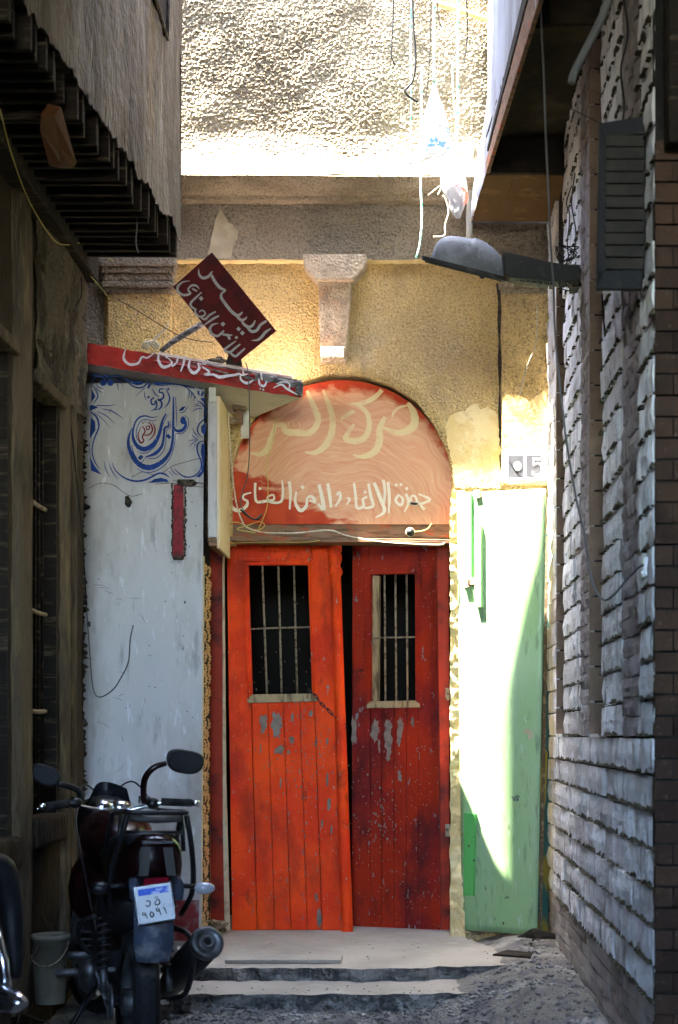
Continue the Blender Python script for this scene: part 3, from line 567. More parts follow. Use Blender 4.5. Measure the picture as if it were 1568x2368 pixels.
def chip(pp, x, y, w_, h):
    n = 9 if h < 15 else 26; tx = rb.uniform(-.3, .3)
    pp.fill([(x+w_*(abs(math.cos(6.283*i/n))**.6*math.copysign(1, math.cos(6.283*i/n)))*rb.uniform(.45, 1.1)+tx*w_*math.sin(6.283*i/n), y+h*(abs(math.sin(6.283*i/n))**.8*math.copysign(1, math.sin(6.283*i/n)))*rb.uniform(.62, 1.12)) for i in range(n)])
for c in ((425,1045,26,55),(500,1060,34,95),(515,1200,30,28),(590,1140,18,22),(592,1010,9,30),(700,990,14,18),(572,1210,10,14),(410,1190,5,36),(525,1390,7,32),(795,1375,8,45),(805,1510,13,40),(765,1625,9,24),(748,2170,18,60),(730,1160,8,26),(820,1660,6,30),(795,1150,10,22),(845,345,6,20),(850,700,8,28),(732,2050,9,30)):
    chip(pm_, *c)
for i in range(150): chip(pm_, rb.gauss(640, 130), rb.gauss(1200, 260), rb.uniform(1.5, 5), rb.uniform(3, 11))
for i in range(120): chip(pm_, rb.choice((355, 450, 545, 640, 725, 840, 880))+(1-0)*rb.gauss(20, 9), rb.uniform(930, 2180), rb.uniform(1, 3.2), rb.uniform(4, 18))
for i in range(40): chip(pm_, rb.uniform(240, 900), rb.uniform(60, 2180), rb.uniform(1.5, 3.5), rb.uniform(2, 6))
pm2 = pm_.mb; obj('paint_chips', pm2, M_['primer'], dl)['kind'] = 'stuff'
# right leaf, ajar: its free edge stands further in
DR = vplane(815, 373.5, 1012, 381)
dr = thing('door_leaf', 'right leaf of the red plank door standing ajar, darker red with barred window', 'door', P(915, 2150, 378))
def R_(name, pts, off, th, m, bv=.0025): return obj(name, dq(MB(), pts, DR, off, th), m, dr, bevel=bv)
R_('stile', [(815,1263),(853,1263),(857,1634),(855,1634),(857,2150),(813,2151)], 0, .04, M_['door_dark'])
R_('stile', [(971,1261),(1009,1259),(1018,2150),(969,2150),(968,1634),(972,1634)], 0, .04, M_['door_dark'])
R_('top_rail', [(854,1263),(970,1261),(970,1312),(854,1314)], .001, .04, M_['door_dark'])
cx_ = [856, 882, 911, 939, 968]
for i in range(4): R_('plank', [(cx_[i]+.4,1630),(cx_[i+1]-.4,1630),(cx_[i+1]-.4,2149),(cx_[i]+.4,2150)], -.003*(i % 2)-.002, .03, M_['door_dark'], .004)
for pts in ([(846,1312),(974,1309),(961,1327),(858,1329)], [(846,1312),(858,1329),(857,1624),(849,1636)], [(961,1327),(974,1309),(975,1636),(962,1624)]):
    R_('window_frame', pts, .014, .05, M_['door_dark'])
R_('inner_jamb', [(858,1329),(873,1330),(871,1622),(857,1624)], -.03, .03, M_['barewood'], 0)
R_('window_sill', [(857,1622),(961,1620),(973,1628),(972,1636),(850,1638),(850,1630)], .018, .05, M_['barewood'])
for x in (889, 914, 940): obj('bar', MB().tube([onp(x-1, 1322, DR, -.012), onp(x+1, 1628, DR, -.012)], .0062, 8), M_['iron'], dr, smooth=True)
obj('bar', MB().tube([onp(862, 1475, DR, -.005), onp(966, 1473, DR, -.005)], .0055, 8), M_['iron'], dr, smooth=True)
pm_ = Paint(zoomc, DR, .0006)
for c in ((1070,1090,26,70),(1145,1110,28,105),(1215,1090,20,90),(1288,1040,12,32),(950,1090,20,90),(1215,1350,14,38),(1150,1210,16,60),(985,970,9,14),(1095,1180,9,40)): chip(pm_, *c)
for i in range(60): chip(pm_, rb.gauss(1110, 60), rb.gauss(1590, 110), rb.uniform(2, 7), rb.uniform(3, 11))
for i in range(50): chip(pm_, rb.gauss(1130, 130), rb.uniform(1100, 2100), rb.uniform(1.5, 5), rb.uniform(3, 9))
obj('paint_chips', pm_.mb, M_['primer'], dr)['kind'] = 'stuff'
pg = Paint(zoomc, DR, .0015)                              # pencilled numerals
pg.stroke([(950,735),(948,770)], 5).stroke([(962,735),(972,745),(966,750),(964,770)], 5).stroke([(978,730),(985,745),(992,732),(1000,745),(1003,728)], 5).stroke([(992,745),(988,768)], 5).stroke([(950,782),(1012,765)], 5).stroke([(975,785),(1000,778)], 4)
obj('scrawled_numerals', pg.mb, M_['wire_black'], dr)
# frame around the doors
fr = thing('door_frame', 'dark red outer frame of the double door with a pale edge strip on its left', 'door frame', P(505, 2150, 384))
FRP = front(385)
for pts, m, off in (([(484,1262),(518,1262),(521,2150),(491,2150)], 'frame_red', .05), ([(1010,1258),(1038,1258),(1040,2150),(1021,2150)], 'frame_red', 0)):
    obj('post', dq(MB(), pts, FRP, off, .08), M_[m], fr, bevel=.003)
obj('edge_strip', dq(MB(), [(518,1270),(521.5,1270),(526,1800),(535,2150),(523,2152),(519,1900)], FRP, .075, .03), M_['clayrim'], fr, bevel=.002)
for y in (1605, 1920): obj('hinge', MB().box(onp(1030, y+14, FRP, .02), onp(1040, y-14, FRP, .0)), M_['iron'], fr)
# chain between the leaves
ch = thing('door_chain', 'rusty chain joining the two red door leaves below the left window', 'chain', P(760, 1640, 384))
cp_ = spline([onp(*zoomc(*q), DL, .05) for q in ((690,850),(725,880),(760,930),(800,965),(850,1020),(895,1050),(910,1085))], [1]*7, 4)[0]
for i in range(0, len(cp_)-2, 2):
    a, b = cp_[i], cp_[i+2]; d = (b-a).normalized(); m_ = (a+b)/2; u = Vector((0,-1,0)) if (i//2) % 2 else d.cross(Vector((0,1,0))).normalized()
    L_ = (b-a).length*.72; pts = [m_ + d*L_*math.cos(t) + u*.008*math.sin(t) for t in [k*math.pi/5 for k in range(11)]]
    obj('link', MB().tube(pts, .0028, 5), M_['blackiron'], ch)

# ================================================================ GREEN SHEET DOOR AND NUMBER TILES
GP = vplane(1070, 394.5, 1245, 408.0)
gd = thing('green_metal_door', 'pale green sheet metal door standing half open beside the red doors', 'door', P(1155, 2160, 401))
gc = [(1059,1141),(1263,1131),(1243,2163),(1071,2150)]
def gpt(u, v):
    xt = gc[0][0]+(gc[1][0]-gc[0][0])*u; yt = gc[0][1]+(gc[1][1]-gc[0][1])*u; xb = gc[3][0]+(gc[2][0]-gc[3][0])*u; yb = gc[3][1]+(gc[2][1]-gc[3][1])*u
    x = xt+(xb-xt)*v; y = yt+(yb-yt)*v
    if v < .22 and False: x += 0
    return shp(x, y, v, .004*math.sin(u*7+v*9))
def shp(x, y, v, e=0):                                   # the sheet is warped: bellied in the middle, falling back at the foot
    d = .06*math.sin(min(1, v/.45)*math.pi/2) - (.12*((v-.42)/.58)**1.25 if v > .42 else 0) + .02
    return onp(x, y, (GP[0]+GP[1]*(d+e), GP[1]))
gs = MB().grid(gpt, 16, 60); k = len(gs.v); gs2 = MB().grid(gpt, 16, 60)
o = obj('sheet', gs, M_['green'], gd, smooth=True, recalc=False); sm = o.modifiers.new('thick', 'SOLIDIFY'); sm.thickness = .012; sm.offset = -1
def gbar(name, pts, th, m='green_bar', base=.004, bv=.002):
    def onsheet(x, y):
        v = max(0, min(1, (y-1140)/1015)); xl = gc[0][0]+(gc[3][0]-gc[0][0])*v; xr = gc[1][0]+(gc[2][0]-gc[1][0])*v; u = max(-.1, min(1.1, (x-xl)/(xr-xl)))
        return shp(x, y, v, base+th)
    return obj(name, MB().prism([onsheet(*q) for q in pts], -GP[1]*th), M_[m], gd, bevel=bv)
gbar('hinge_plate', [(1057,1141),(1090,1141),(1090,1340),(1066,1345)], .03)
gbar('bracket', [(1100,1215),(1112,1215),(1111,1404),(1097,1404)], .038, 'green')
gbar('bolt_knob', [(1094,1134),(1108,1132),(1111,1150),(1098,1154)], .03, 'iron')
gbar('padlock', [(1068,1345),(1082,1343),(1084,1358),(1070,1360)], .04, 'iron')
gbar('hasp', [(1086,1336),(1100,1335),(1100,1352),(1086,1352)], .035, 'iron')
gbar('lower_strip', [(1073,1880),(1099,1881),(1094,2072),(1072,2071)], .030)
gbar('latch', [(1070,1985),(1080,1985),(1080,1999),(1070,1999)], .03)
gbar('torn_slot', [(1160,2132),(1180,2136),(1222,2131),(1221,2143),(1180,2141),(1164,2139)], .0015, 'hole', .012, 0)
rb = random.Random(21)
for (x, y, w_, h) in ((1192,1846,11,9),(1218,1690,10,7),(1226,1700,6,14),(1100,2158,24,4),(1215,2158,22,5),(1180,2125,34,4)): gbar('rust_patch' if y > 2000 else 'scuff', [(x+w_*math.cos(6.283*i/11)*rb.uniform(.5,1.2), y+h*math.sin(6.283*i/11)*rb.uniform(.5,1.2)) for i in range(11)], .001, 'debris' if y > 2000 else ('scuff' if y > 1800 else 'bare'), .009, 0)
tl = thing('teal_sheet', 'dark teal metal sheet with yellow stripe squeezed between green door and block wall', 'metal sheet', P(1262, 2160, 396))
TP = front(397)
obj('sheet', dq(MB(), [(1244,1235),(1272,1235),(1279,2160),(1240,2160)], TP, 0, .01), M_['teal'], tl)
obj('yellow_stripe', dq(MB(), [(1256,1720),(1266,1740),(1262,1850),(1252,1920),(1250,1800)], TP, .002, .0015), mat('mustard paint', (.32,.20,.01), [], .5), tl)
obj('rusty_edge', dq(MB(), [(1262,1240),(1267,1240),(1262,1700),(1252,2160),(1246,2160),(1254,1700)], TP, .02, .01), M_['debris'], tl)
nt_ = thing('number_tiles', 'white framed pair of grey house number tiles reading 5 above the green door', 'house number', P(1215, 1082, 395))
NP = front(393)
obj('frame', dq(MB(), [(1166,1052),(1262,1050),(1262,1114),(1166,1115)], NP, .062, .03), M_['tilewhite'], nt_, bevel=.003)
obj('plaster_dab', dq(MB(), [(1153,1098),(1166,1085),(1172,1112),(1200,1118),(1240,1117),(1180,1124),(1158,1116)], NP, .056, .02), M_['tilewhite'], nt_)
obj('tile', dq(MB(), [(1173,1058),(1208,1058),(1208,1108),(1174,1108)], NP, .0645, .01), M_['tile'], nt_)
obj('tile', dq(MB(), [(1215,1058),(1249,1058),(1249,1108),(1215,1108)], NP, .0645, .01), M_['tile'], nt_)
pn = Paint(conv(1820, 1640, 6.5333), NP, .066)
pn.dot(555, 565, 100, 18, 1.08); obj('numeral_dot', pn.mb, M_['tilewhite'], nt_); pn = Paint(conv(1820, 1640, 6.5333), NP, .066)
pn.fill([(920,360),(1190,360),(1190,420),(960,420),(955,500),(925,560)]).stroke([(940,560),(990,500),(1060,490),(1130,540),(1160,640),(1130,740),(1060,790),(980,780),(930,740),(930,690)], [10,40,50,70,90,90,70,60,70,60])
obj('numerals', pn.mb, M_['tilewhite'], nt_)
pn = Paint(conv(1820, 1640, 6.5333), NP, .0665); pn.stroke([(340,440),(440,570),(520,690),(645,825)], [10,24,26,18]); obj('crack', pn.mb, M_['wire_black'], nt_)

# ================================================================ WHITE PIER WITH PAINTED CALLIGRAPHY
PS = 412.0; PY = FP/PS; PP = front(PS)
pi_ = thing('painted_wall_pier', 'whitewashed wall pier left of the red doors with blue calligraphy and painted border', 'wall', P(330, 2160, PS))
def pier_pt(u, v):
    z = .05+(3.42-.05)*v; xr = (472-VX-8*(1-v))/PS if True else 0; xl = -1.86; x = xl+(xr-xl)*u
    q = Vector((x, 3, z)); y = PY - .006*mn.noise(q*3) - .002*mn.noise(q*12)
    return (x, y, z)
obj('rendered_face', MB().grid(pier_pt, 60, 120), M_['white'], pi_, smooth=True, recalc=False)
xr_t = (472-VX)/PS; 
obj('core', MB().box((-1.9, PY+.012, .05), (xr_t-.035, FY+.1, 3.42)), M_['backing'], pi_)
PZ1 = CZ+(VY-1286)/PS
ed = MB()
def rim(u, v):
    z = .1+(PZ1-.1)*v; x = (472-VX-8*(1-z/3.4))/PS + (.010+.003*mn.noise(Vector((z*30, 1, 1))))*math.sin(u*math.pi*.5) - .004
    return (x, PY+.0+.022*u + .003*mn.noise(Vector((z*24, 5, 1))), z)
obj('mortar_edge', ed.grid(rim, 4, 200), M_['clayrim'], pi_, smooth=True, recalc=False)
# hollow clay bricks showing on the broken side, each with a ribbed ragged end
cm = []
for k in range(3):
    b = MB(); n = 7
    def br(u, v, k=k):
        z = -.030+.060*v; bulge = .008*math.sin(math.pi*v)**.6 + .004*math.sin(v*19+k) + .003*mn.noise(Vector((u*5+k*9, v*6, 2)))
        return (bulge, .09*u, z + .008*u*math.sin(k+1))
    b.grid(br, 3, n); cm.append(b.mesh('clay_brick', M_['clay'], True, False))
z = .16; i = 0
while z < PZ1-.03:
    xb = (472-VX-8*(1-z/3.4))/PS + .004
    for j in range(2):
        M = Matrix.Translation((xb+R.uniform(-.004, .006), PY+.022+j*.1+R.uniform(-.004, .004), z)) @ Matrix.Rotation(R.uniform(-.16, .16), 4, 'X')
        inst('clay_brick', cm[(i+j) % 3], pi_, M)
    z += .0615; i += 1
obj('dado', MB().prism([onp(x, y, PP, .008) for x, y in ((200,2082),(330,2084),(461,2081),(459,2175),(200,2175))], (0, .006, 0)), M_['dado'], pi_)
# left ragged mortar joint of the pier
rg = MB()
def rag(u, v):
    z = .05+3.3*v; q = Vector((u*2, 7, z*9)); return (-1.875+.055*u*(1+.5*mn.noise(q)+.7*mn.noise(Vector((3, 7, z*38)))+.5*mn.noise(Vector((5, 7, z*80)))) , PY-.012-.018*mn.noise(q*2.3)-.012*(1-u), z)
obj('ragged_joint', rg.grid(rag, 6, 260), M_['hole'], pi_, smooth=True, recalc=False)
A = Paint(conv(310, 1360, 3.26667), PP, .0065)
A.stroke([(1078,338),(1078,500),(1076,700),(1070,850),(1045,980),(985,1080),(900,1150),(800,1190),(700,1172),(620,1105),(565,1010),(535,900),(548,800),(585,712)], [14,24,28,30,34,46,58,66,64,56,46,36,24,5])
A.stroke([(1106,342),(1112,520),(1120,690)], [8,11,5]).fill([(1190,572),(1222,592),(1230,640),(1215,672),(1180,668),(1160,640),(1165,600)]).stroke([(1222,620),(1226,680),(1200,728),(1150,752),(1100,738),(1078,690)], [18,32,38,38,30,16])
A.stroke([(1212,566),(1252,598),(1262,660),(1238,730),(1180,783),(1108,785),(1098,860),(1082,950),(1048,1050),(990,1145),(900,1215),(790,1252),(700,1238),(640,1198)], [5,9,9,9,10,8,8,9,9,10,10,10,8,4])
A.fill([(1138,512),(1180,462),(1228,452),(1196,505)]).stroke([(1158,532),(1205,522),(1248,462)], [6,12,6])
A.stroke([(992,542),(945,630),(918,740),(890,830),(830,920),(740,968),(665,950),(615,890),(590,815),(596,730),(622,645),(670,588),(740,570),(820,588),(890,576)], [18,26,32,40,54,58,52,42,30,20,18,20,18,14,5])
A.stroke([(1020,548),(960,650),(932,760),(902,850),(850,940),(770,1008),(700,1018),(648,998)], [6,9,9,9,10,10,9,4]).stroke([(882,612),(830,632),(760,615),(700,625),(655,680),(632,760),(640,840),(680,905)], [5,10,9,9,9,9,8,5])
A.stroke([(1015,635),(1022,690),(975,718),(965,800),(955,880),(930,950),(870,1015),(800,1048),(738,1062)], [12,24,28,28,30,36,44,26,6]).stroke([(1042,628),(1046,700),(1002,740),(992,820),(985,900),(960,990),(900,1060),(830,1085),(740,1072)], [6,9,8,8,8,9,10,9,5])
A.fill([(985,812),(1018,785),(1055,825),(1025,850)]).fill([(648,1075),(690,1035),(720,1065),(680,1105)]).stroke([(578,925),(598,1010),(635,1080),(662,1125)], [6,14,12,5]).stroke([(665,1125),(700,1128),(735,1078)], [7,9,6])
A.stroke([(985,240),(1022,310),(1034,370),(1010,430),(972,472)], [8,16,20,16,4]).stroke([(965,243),(918,250),(910,285),(952,296),(960,345),(910,385),(892,362)], [12,16,18,18,22,24,20]).stroke([(915,365),(940,425),(920,478),(855,502)], [16,24,20,4])
A.stroke([(850,350),(812,378),(820,428),(852,430),(868,385),(880,440),(862,485),(806,512)], [14,20,20,18,14,20,18,4]).dia(780,345,19).dia(1018,248,17).stroke([(820,240),(860,305),(905,345)], [5,14,6]).stroke([(730,275),(735,330),(752,385)], [4,12,4])
for pts in ([(88,75),(190,68),(112,95),(84,142)], [(235,70),(310,84),(290,112),(262,98)], [(500,110),(580,148),(740,155),(700,195),(640,203),(580,182)], [(830,165),(1050,165),(1200,180),(1345,238),(1330,246),(1200,207),(1000,186),(860,197)], [(1350,225),(1440,242),(1445,256),(1400,250)], [(1370,265),(1392,268),(1396,335),(1366,305)], [(1430,265),(1452,300),(1415,342),(1405,322)], [(1400,362),(1455,350),(1468,440),(1430,392)], [(1475,638),(1472,740),(1455,812),(1415,760),(1412,700)], [(1418,915),(1455,898),(1460,1050),(1442,1250),(1400,1308),(1350,1308),(1415,1240),(1435,1150),(1408,1000)], [(775,1380),(850,1332),(930,1315),(1000,1335),(1028,1368),(950,1362)], [(93,238),(142,340),(90,408)], [(72,450),(100,440),(180,465),(140,485),(72,512)], [(90,588),(138,640),(142,740),(75,850),(80,700)], [(75,1060),(130,1170),(215,1278),(90,1230)]): A.fill(pts)
A.dot(235,172,40,14).dot(322,172,40,14)
for pts, ws in (([(95,240),(108,150),(150,102),(220,98),(262,140),(270,172)], [6,14,14,14,14,8]), ([(290,142),(330,102),(400,84),(470,110),(530,162),(590,212),(660,235),(720,222),(760,182),(792,165)], [6,14,14,14,14,16,18,18,16,8]), ([(750,200),(790,168),(776,240),(805,195),(835,168)], [10,14,20,14,8]), ([(830,182),(930,205),(1050,192),(1150,196),(1230,226),(1300,290),(1340,340),(1358,372)], [8,12,12,12,14,14,12,4]), ([(1365,390),(1420,420),(1460,480),(1477,550),(1450,612),(1400,660),(1372,720),(1380,780),(1432,838)], [5,16,18,14,14,16,18,16,6]), ([(1325,435),(1388,425)], [4,10]), ([(1320,460),(1370,450),(1420,457)], [3,11,6]), ([(1310,522),(1350,492),(1425,480)], [3,12,8]), ([(1265,270),(1272,320),(1255,372)], [8,12,3]), ([(1290,280),(1302,320),(1290,365)], [7,11,3]), ([(1315,290),(1332,350),(1318,400)], [7,12,3]), ([(1310,720),(1340,780),(1388,835)], [3,12,6]), ([(1300,795),(1330,830),(1378,855)], [3,11,6]), ([(1262,868),(1310,864),(1370,858)], [3,10,8]), ([(1270,942),(1320,895),(1370,866)], [3,11,8]), ([(1315,975),(1345,905)], [3,9]), ([(1445,875),(1400,885),(1368,930),(1370,1000),(1400,1080),(1420,1140),(1410,1210),(1370,1270),(1300,1305),(1220,1305),(1150,1265),(1090,1205)], [10,14,20,18,14,22,18,16,16,18,14,4]), ([(345,1138),(380,1220),(450,1290),(540,1338),(640,1358),(740,1342),(830,1300),(900,1265),(970,1270),(1032,1312)], [5,12,15,18,22,22,22,20,24,5]), ([(1050,1190),(1080,1250),(1135,1288)], [4,12,5]), ([(1030,1240),(1078,1298)], [8,5]), ([(245,1110),(270,1220),(322,1315)], [3,11,3]), ([(303,1130),(345,1240),(418,1338)], [3,12,3]), ([(110,210),(162,290),(170,350),(122,418)], [8,14,16,6]), ([(158,445),(290,452),(392,434)], [10,11,3]), ([(228,490),(350,520),(482,608)], [8,12,3]), ([(165,522),(270,570),(378,668)], [7,11,3]), ([(135,535),(240,620),(322,722)], [6,8,2]), ([(85,520),(160,592),(185,700),(150,800),(115,900),(104,1010),(140,1130),(202,1222)], [10,22,20,16,13,13,14,4]), ([(75,880),(70,1000),(92,1075)], [4,8,4]), ([(620,340),(740,235)], [3,10]), ([(365,140),(405,190),(420,265)], [6,14,4]), ([(390,130),(440,165),(475,225)], [6,12,3]), ([(155,180),(180,230),(245,245)], [5,13,3]), ([(140,220),(175,265),(235,300)], [5,11,3])): A.stroke(pts, ws)
obj('blue_calligraphy', A.mb, M_['blue'], pi_)
B = Paint(conv(310, 1360, 3.26667), PP, .0065)
B.stroke([(828,652),(855,715),(850,780),(812,838),(770,870)], [8,18,18,12,4]).stroke([(786,640),(820,700),(822,755),(780,798),(722,800)], [10,20,20,18,12]).stroke([(748,700),(785,690),(790,720),(760,735),(748,700)], [10,16,16,14,10]).stroke([(700,690),(738,750),(705,820),(722,870),(690,892),(662,850),(655,790),(685,705)], [10,18,18,18,22,18,14,6]).dia(712,655,12).dia(740,640,10).dia(775,655,9)
obj('red_calligraphy', B.mb, M_['brownpaint'], pi_)
Ck = Paint(ident, PP, .0062)
for pts in ([(205,1130),(232,1118),(262,1122),(285,1138),(305,1148),(330,1142)], [(360,1120),(400,1118),(420,1124),(478,1128),(480,1140)], [(305,1104),(330,1092),(352,1098),(375,1094),(400,1078),(440,1066),(476,1058)], [(480,905),(478,1000),(481,1120),(479,1240)]): Ck.stroke(pts, [1.2]*len(pts))
Ck.stroke([(478,1120),(470,1118),(400,1112)], [2.2,2,1])
rk = random.Random(4)
for i in range(26):
    x = rk.uniform(215, 455); y = rk.uniform(1320, 2030); a = rk.uniform(-.5, 3.4); l = rk.uniform(6, 34)
    Ck.stroke([(x, y), (x+l*.5*math.cos(a), y+l*.5*math.sin(a)+rk.uniform(-3, 3)), (x+l*math.cos(a), y+l*math.sin(a))], [.3, .9, .3])
for i in range(40): Ck.dot(rk.uniform(205, 465), rk.uniform(1150, 2050), rk.uniform(.6, 1.6), 6)
STUFF('cracks', Ck.mb, M_['hole'], pi_)
Hh = Paint(ident, PP, .0060); rb = random.Random(2)
for x, y, w_, h in ((296,1161,10,14),(428,1393,3,3),(430,1116,24,9),(206,1444,5,8)): chip(Hh, x, y, w_, h)
for y in range(1120, 1290, 5):                            # crumbling plaster each side of the red channel
    chip(Hh, 401-R.uniform(0, 3), y, R.uniform(1.5, 4.5), R.uniform(3, 6)); chip(Hh, 427+R.uniform(0, 3), y, R.uniform(1.5, 4.5), R.uniform(3, 6))
for y in range(890, 1250, 9): chip(Hh, 479+R.uniform(-1, 1), y, R.uniform(.8, 3), R.uniform(3, 7))
STUFF('chipped_holes', Hh.mb, M_['hole'], pi_)
rc = thing('red_metal_channel', 'short red painted iron channel set upright in the white pier below the calligraphy', 'metal bar', P(413, 1290, PS))
obj('channel', MB().prism([onp(x, y, PP, .022) for x, y in ((403,1122),(425,1124),(425,1288),(401,1288))], (0, .02, 0)), M_['redbar'], rc, bevel=.003)
obj('cut_end', MB().prism([onp(x, y, PP, .024) for x, y in ((400,1288),(426,1288),(425,1294),(403,1295))], (0, .016, 0)), M_['hole'], rc)
wr = MB().tube([onp(x, y, PP, .012) for x, y in ((150,700),(150,860),(156,1000),(178,1200),(196,1340),(202,1420),(208,1500),(216,1590),(232,1612),(262,1595),(282,1565),(298,1530),(302,1480),(309,1446))][4:], .0035, 6, smooth=5)
tag(obj('hanging_wire', wr, M_['wire_grey'], smooth=True), 'thin dark wire looping down over the left half of the white pier', 'wire')

# box panel and end board right of the pier, under the canopy
bp = thing('side_panel', 'narrow box panel with white front and cream side hanging under the canopy beside the doors', 'panel', P(505, 1260, 414))
x_r = (503-VX)/416.5; x_l = (481-VX)/416.5; yf = FP/416.5
obj('white_front', MB().box((x_l, yf, CZ+(VY-1243)/416.5), (x_r-.004, yf+.03, 3.33)), M_['white'], bp, bevel=.003)
obj('cream_side', MB().box((x_r-.0035, yf+.004, CZ+(VY-1268)/416.5), (x_r+.012, FY-.01, 3.33)), M_['cream'], bp, bevel=.002)
obj('bottom_board', MB().box((x_l+.002, yf+.008, CZ+(VY-1262)/416.5), (x_r-.005, FY-.01, CZ+(VY-1243.5)/416.5)), M_['lintelwood'], bp, bevel=.003)
obj('cap_block', MB().box((x_l+.004, yf-.012, CZ+(VY-930)/416.5), (x_r-.010, yf+.02, CZ+(VY-896)/416.5)), M_['white_clean'], bp, bevel=.004)

# ---------------------------------------------------------------- canopy with red lettered fascia
cn = thing('shop_canopy', 'slanting shop canopy with a red fascia of white Arabic lettering above the white pier', 'canopy', (-1.2, 7.7, 3.35))
CA = Vector((-1.845, 7.79, 0)); CB = Vector((-.600, 7.815, 0)); CC = Vector((-.91, 8.30, 0)); CD = Vector((-1.9, 8.30, 0)); CS = -.155
def cz(x): return CS*(x+.6)
zt_, zb_ = 3.408, 3.312
def cslab(z0, z1, inset=0): 
    q = [CA, CB, CC, CD]; return MB().prism([Vector((v.x, v.y+inset*(v.y < 8), z1+cz(v.x)-(.05 if v.y > 8 else 0))) for v in q], (0, 0, z0-z1))
obj('soffit_board', cslab(zb_+.004, zb_+.018, .02), M_['white_clean'], cn)
obj('core', cslab(zb_+.022, zt_-.012, .024), M_['wood_dark'], cn)
fd = (CB-CA).normalized(); fn = Vector((fd.y, -fd.x, 0)); 
def fas(u, v): 
    p_ = CA+(CB-CA)*u; q = Vector((p_.x*9, v*2, 3)); z = zb_+(zt_+.022*(1-u)-zb_)*v+cz(p_.x)
    return p_ + fn*(.006*mn.noise(q) + (.008 if .60 < v < .72 and u > .35 else 0)) + Vector((0, 0, z + .005*mn.noise(q*1.7)))
obj('fascia', MB().grid(fas, 90, 12), M_['fascia'], cn, recalc=False)
def fas2(u, v):                                           # frayed grey top lamella peeling off the right half
    p_ = CA+(CB-CA)*(.34+.665*u); q = Vector((p_.x*22, v*3, 3)); h = .040*min(1, u*1.4+.15)
    return p_ + fn*(.012+.006*mn.noise(q)+.01*v*(1-v)) + Vector((0, 0, zt_+.008*(1-u)+cz(p_.x)-.002-h*(1-v)*(1+.35*mn.noise(q*1.3))))
o = obj('frayed_layer', MB().grid(fas2, 90, 4), M_['fascia_edge'], cn, recalc=False)
o.data.materials.append(M_['fascia'])
for p_ in o.data.polygons:
    if (p_.index//90) in (1, 2) and (p_.index % 90) < 62: p_.material_index = 1
obj('end_cap', MB().prism([CB+fn*.018-fd*.035+Vector((0,0,zb_+.008)), CB+fn*.018-fd*.02+Vector((0,0,zt_-.002)), CB+fn*.012+fd*.012+Vector((0,0,zt_-.012)), CB+fn*.012+fd*.008+Vector((0,0,zb_+.010))], -fn*.05), M_['fascia_edge'], cn, bevel=.006)
obj('top_board', MB().prism([CA+fd*.46+Vector((0,0.006,zt_+.032+cz(-1.385))), CB-fd*.05+Vector((0,0.006,zt_+.018+cz(-.65))), CB-fd*.05+Vector((0,0.006,zt_+.001+cz(-.65))), CA+fd*.46+Vector((0,0.006,zt_+.012+cz(-1.385)))], (0, .5, 0)), M_['pinkboard'], cn, bevel=.003)
FPN = plane_from(CA, fn); D_ = Paint(conv(440, 1240, 2.24), FPN, .0245)
for pts, ws in (([(60,112),(42,190),(88,240),(160,232),(188,185),(205,180),(232,188),(262,172),(305,140)], [6,20,22,20,12,12,12,12,8]), ([(335,138),(328,205),(365,262),(420,250),(440,225),(400,182)], [8,20,26,20,14,6]), ([(440,258),(478,225),(492,165)], [14,16,14]), ([(546,172),(535,235),(512,300)], [20,18,8]), ([(592,198),(578,265),(620,312),(665,275),(655,232),(690,245)], [8,20,26,20,12,8]), ([(682,212),(712,240),(738,205)], [10,12,10]), ([(690,262),(748,305),(705,328),(780,325),(830,346),(900,335),(960,328),(990,318),(1020,330),(1062,320)], [12,18,14,16,26,24,18,16,14,8]), ([(1022,275),(1032,335)], [12,14]), ([(1003,335),(1012,372),(1060,396),(1112,370)], [10,16,24,8]), ([(1172,308),(1182,372)], [14,12]), ([(1155,358),(1165,405),(1200,420),(1222,378)], [10,20,20,8]), ([(1275,436),(1340,408),(1390,445),(1475,492)], [5,16,18,5]), ([(1300,402),(1360,385),(1408,400),(1402,455)], [6,12,14,8])): D_.stroke(pts, ws)
D_.dot(397,182,10).dot(1168,443,8).dot(1192,450,8).dot(690,205,7)
obj('lettering', D_.mb, M_['letterwhite'], cn)
# lamp holder below the canopy
lh = thing('lamp_holder', 'small dusty lamp holder and socket box fixed under the canopy soffit', 'lamp holder', P(548, 930, 400))
obj('box', MB().box(P(538, 948, 402), P(568, 924, 402)+Vector((0, .05, 0))), M_['debris'], lh, bevel=.003)
obj('stem', MB().box(P(546, 978, 402)+Vector((0, .01, 0)), P(560, 948, 402)+Vector((0, .04, 0))), M_['lintelwood'], lh, bevel=.003)
obj('conduit', MB().box(P(556, 1010, 399)+Vector((0, .02, 0)), P(574, 945, 399)+Vector((0, .05, 0))), M_['white_clean'], lh, bevel=.002)
obj('junction', MB().box(P(531, 978, 400)+Vector((0, .02, 0)), P(547, 962, 400)+Vector((0, .06, 0))), M_['debris'], lh, bevel=.003)

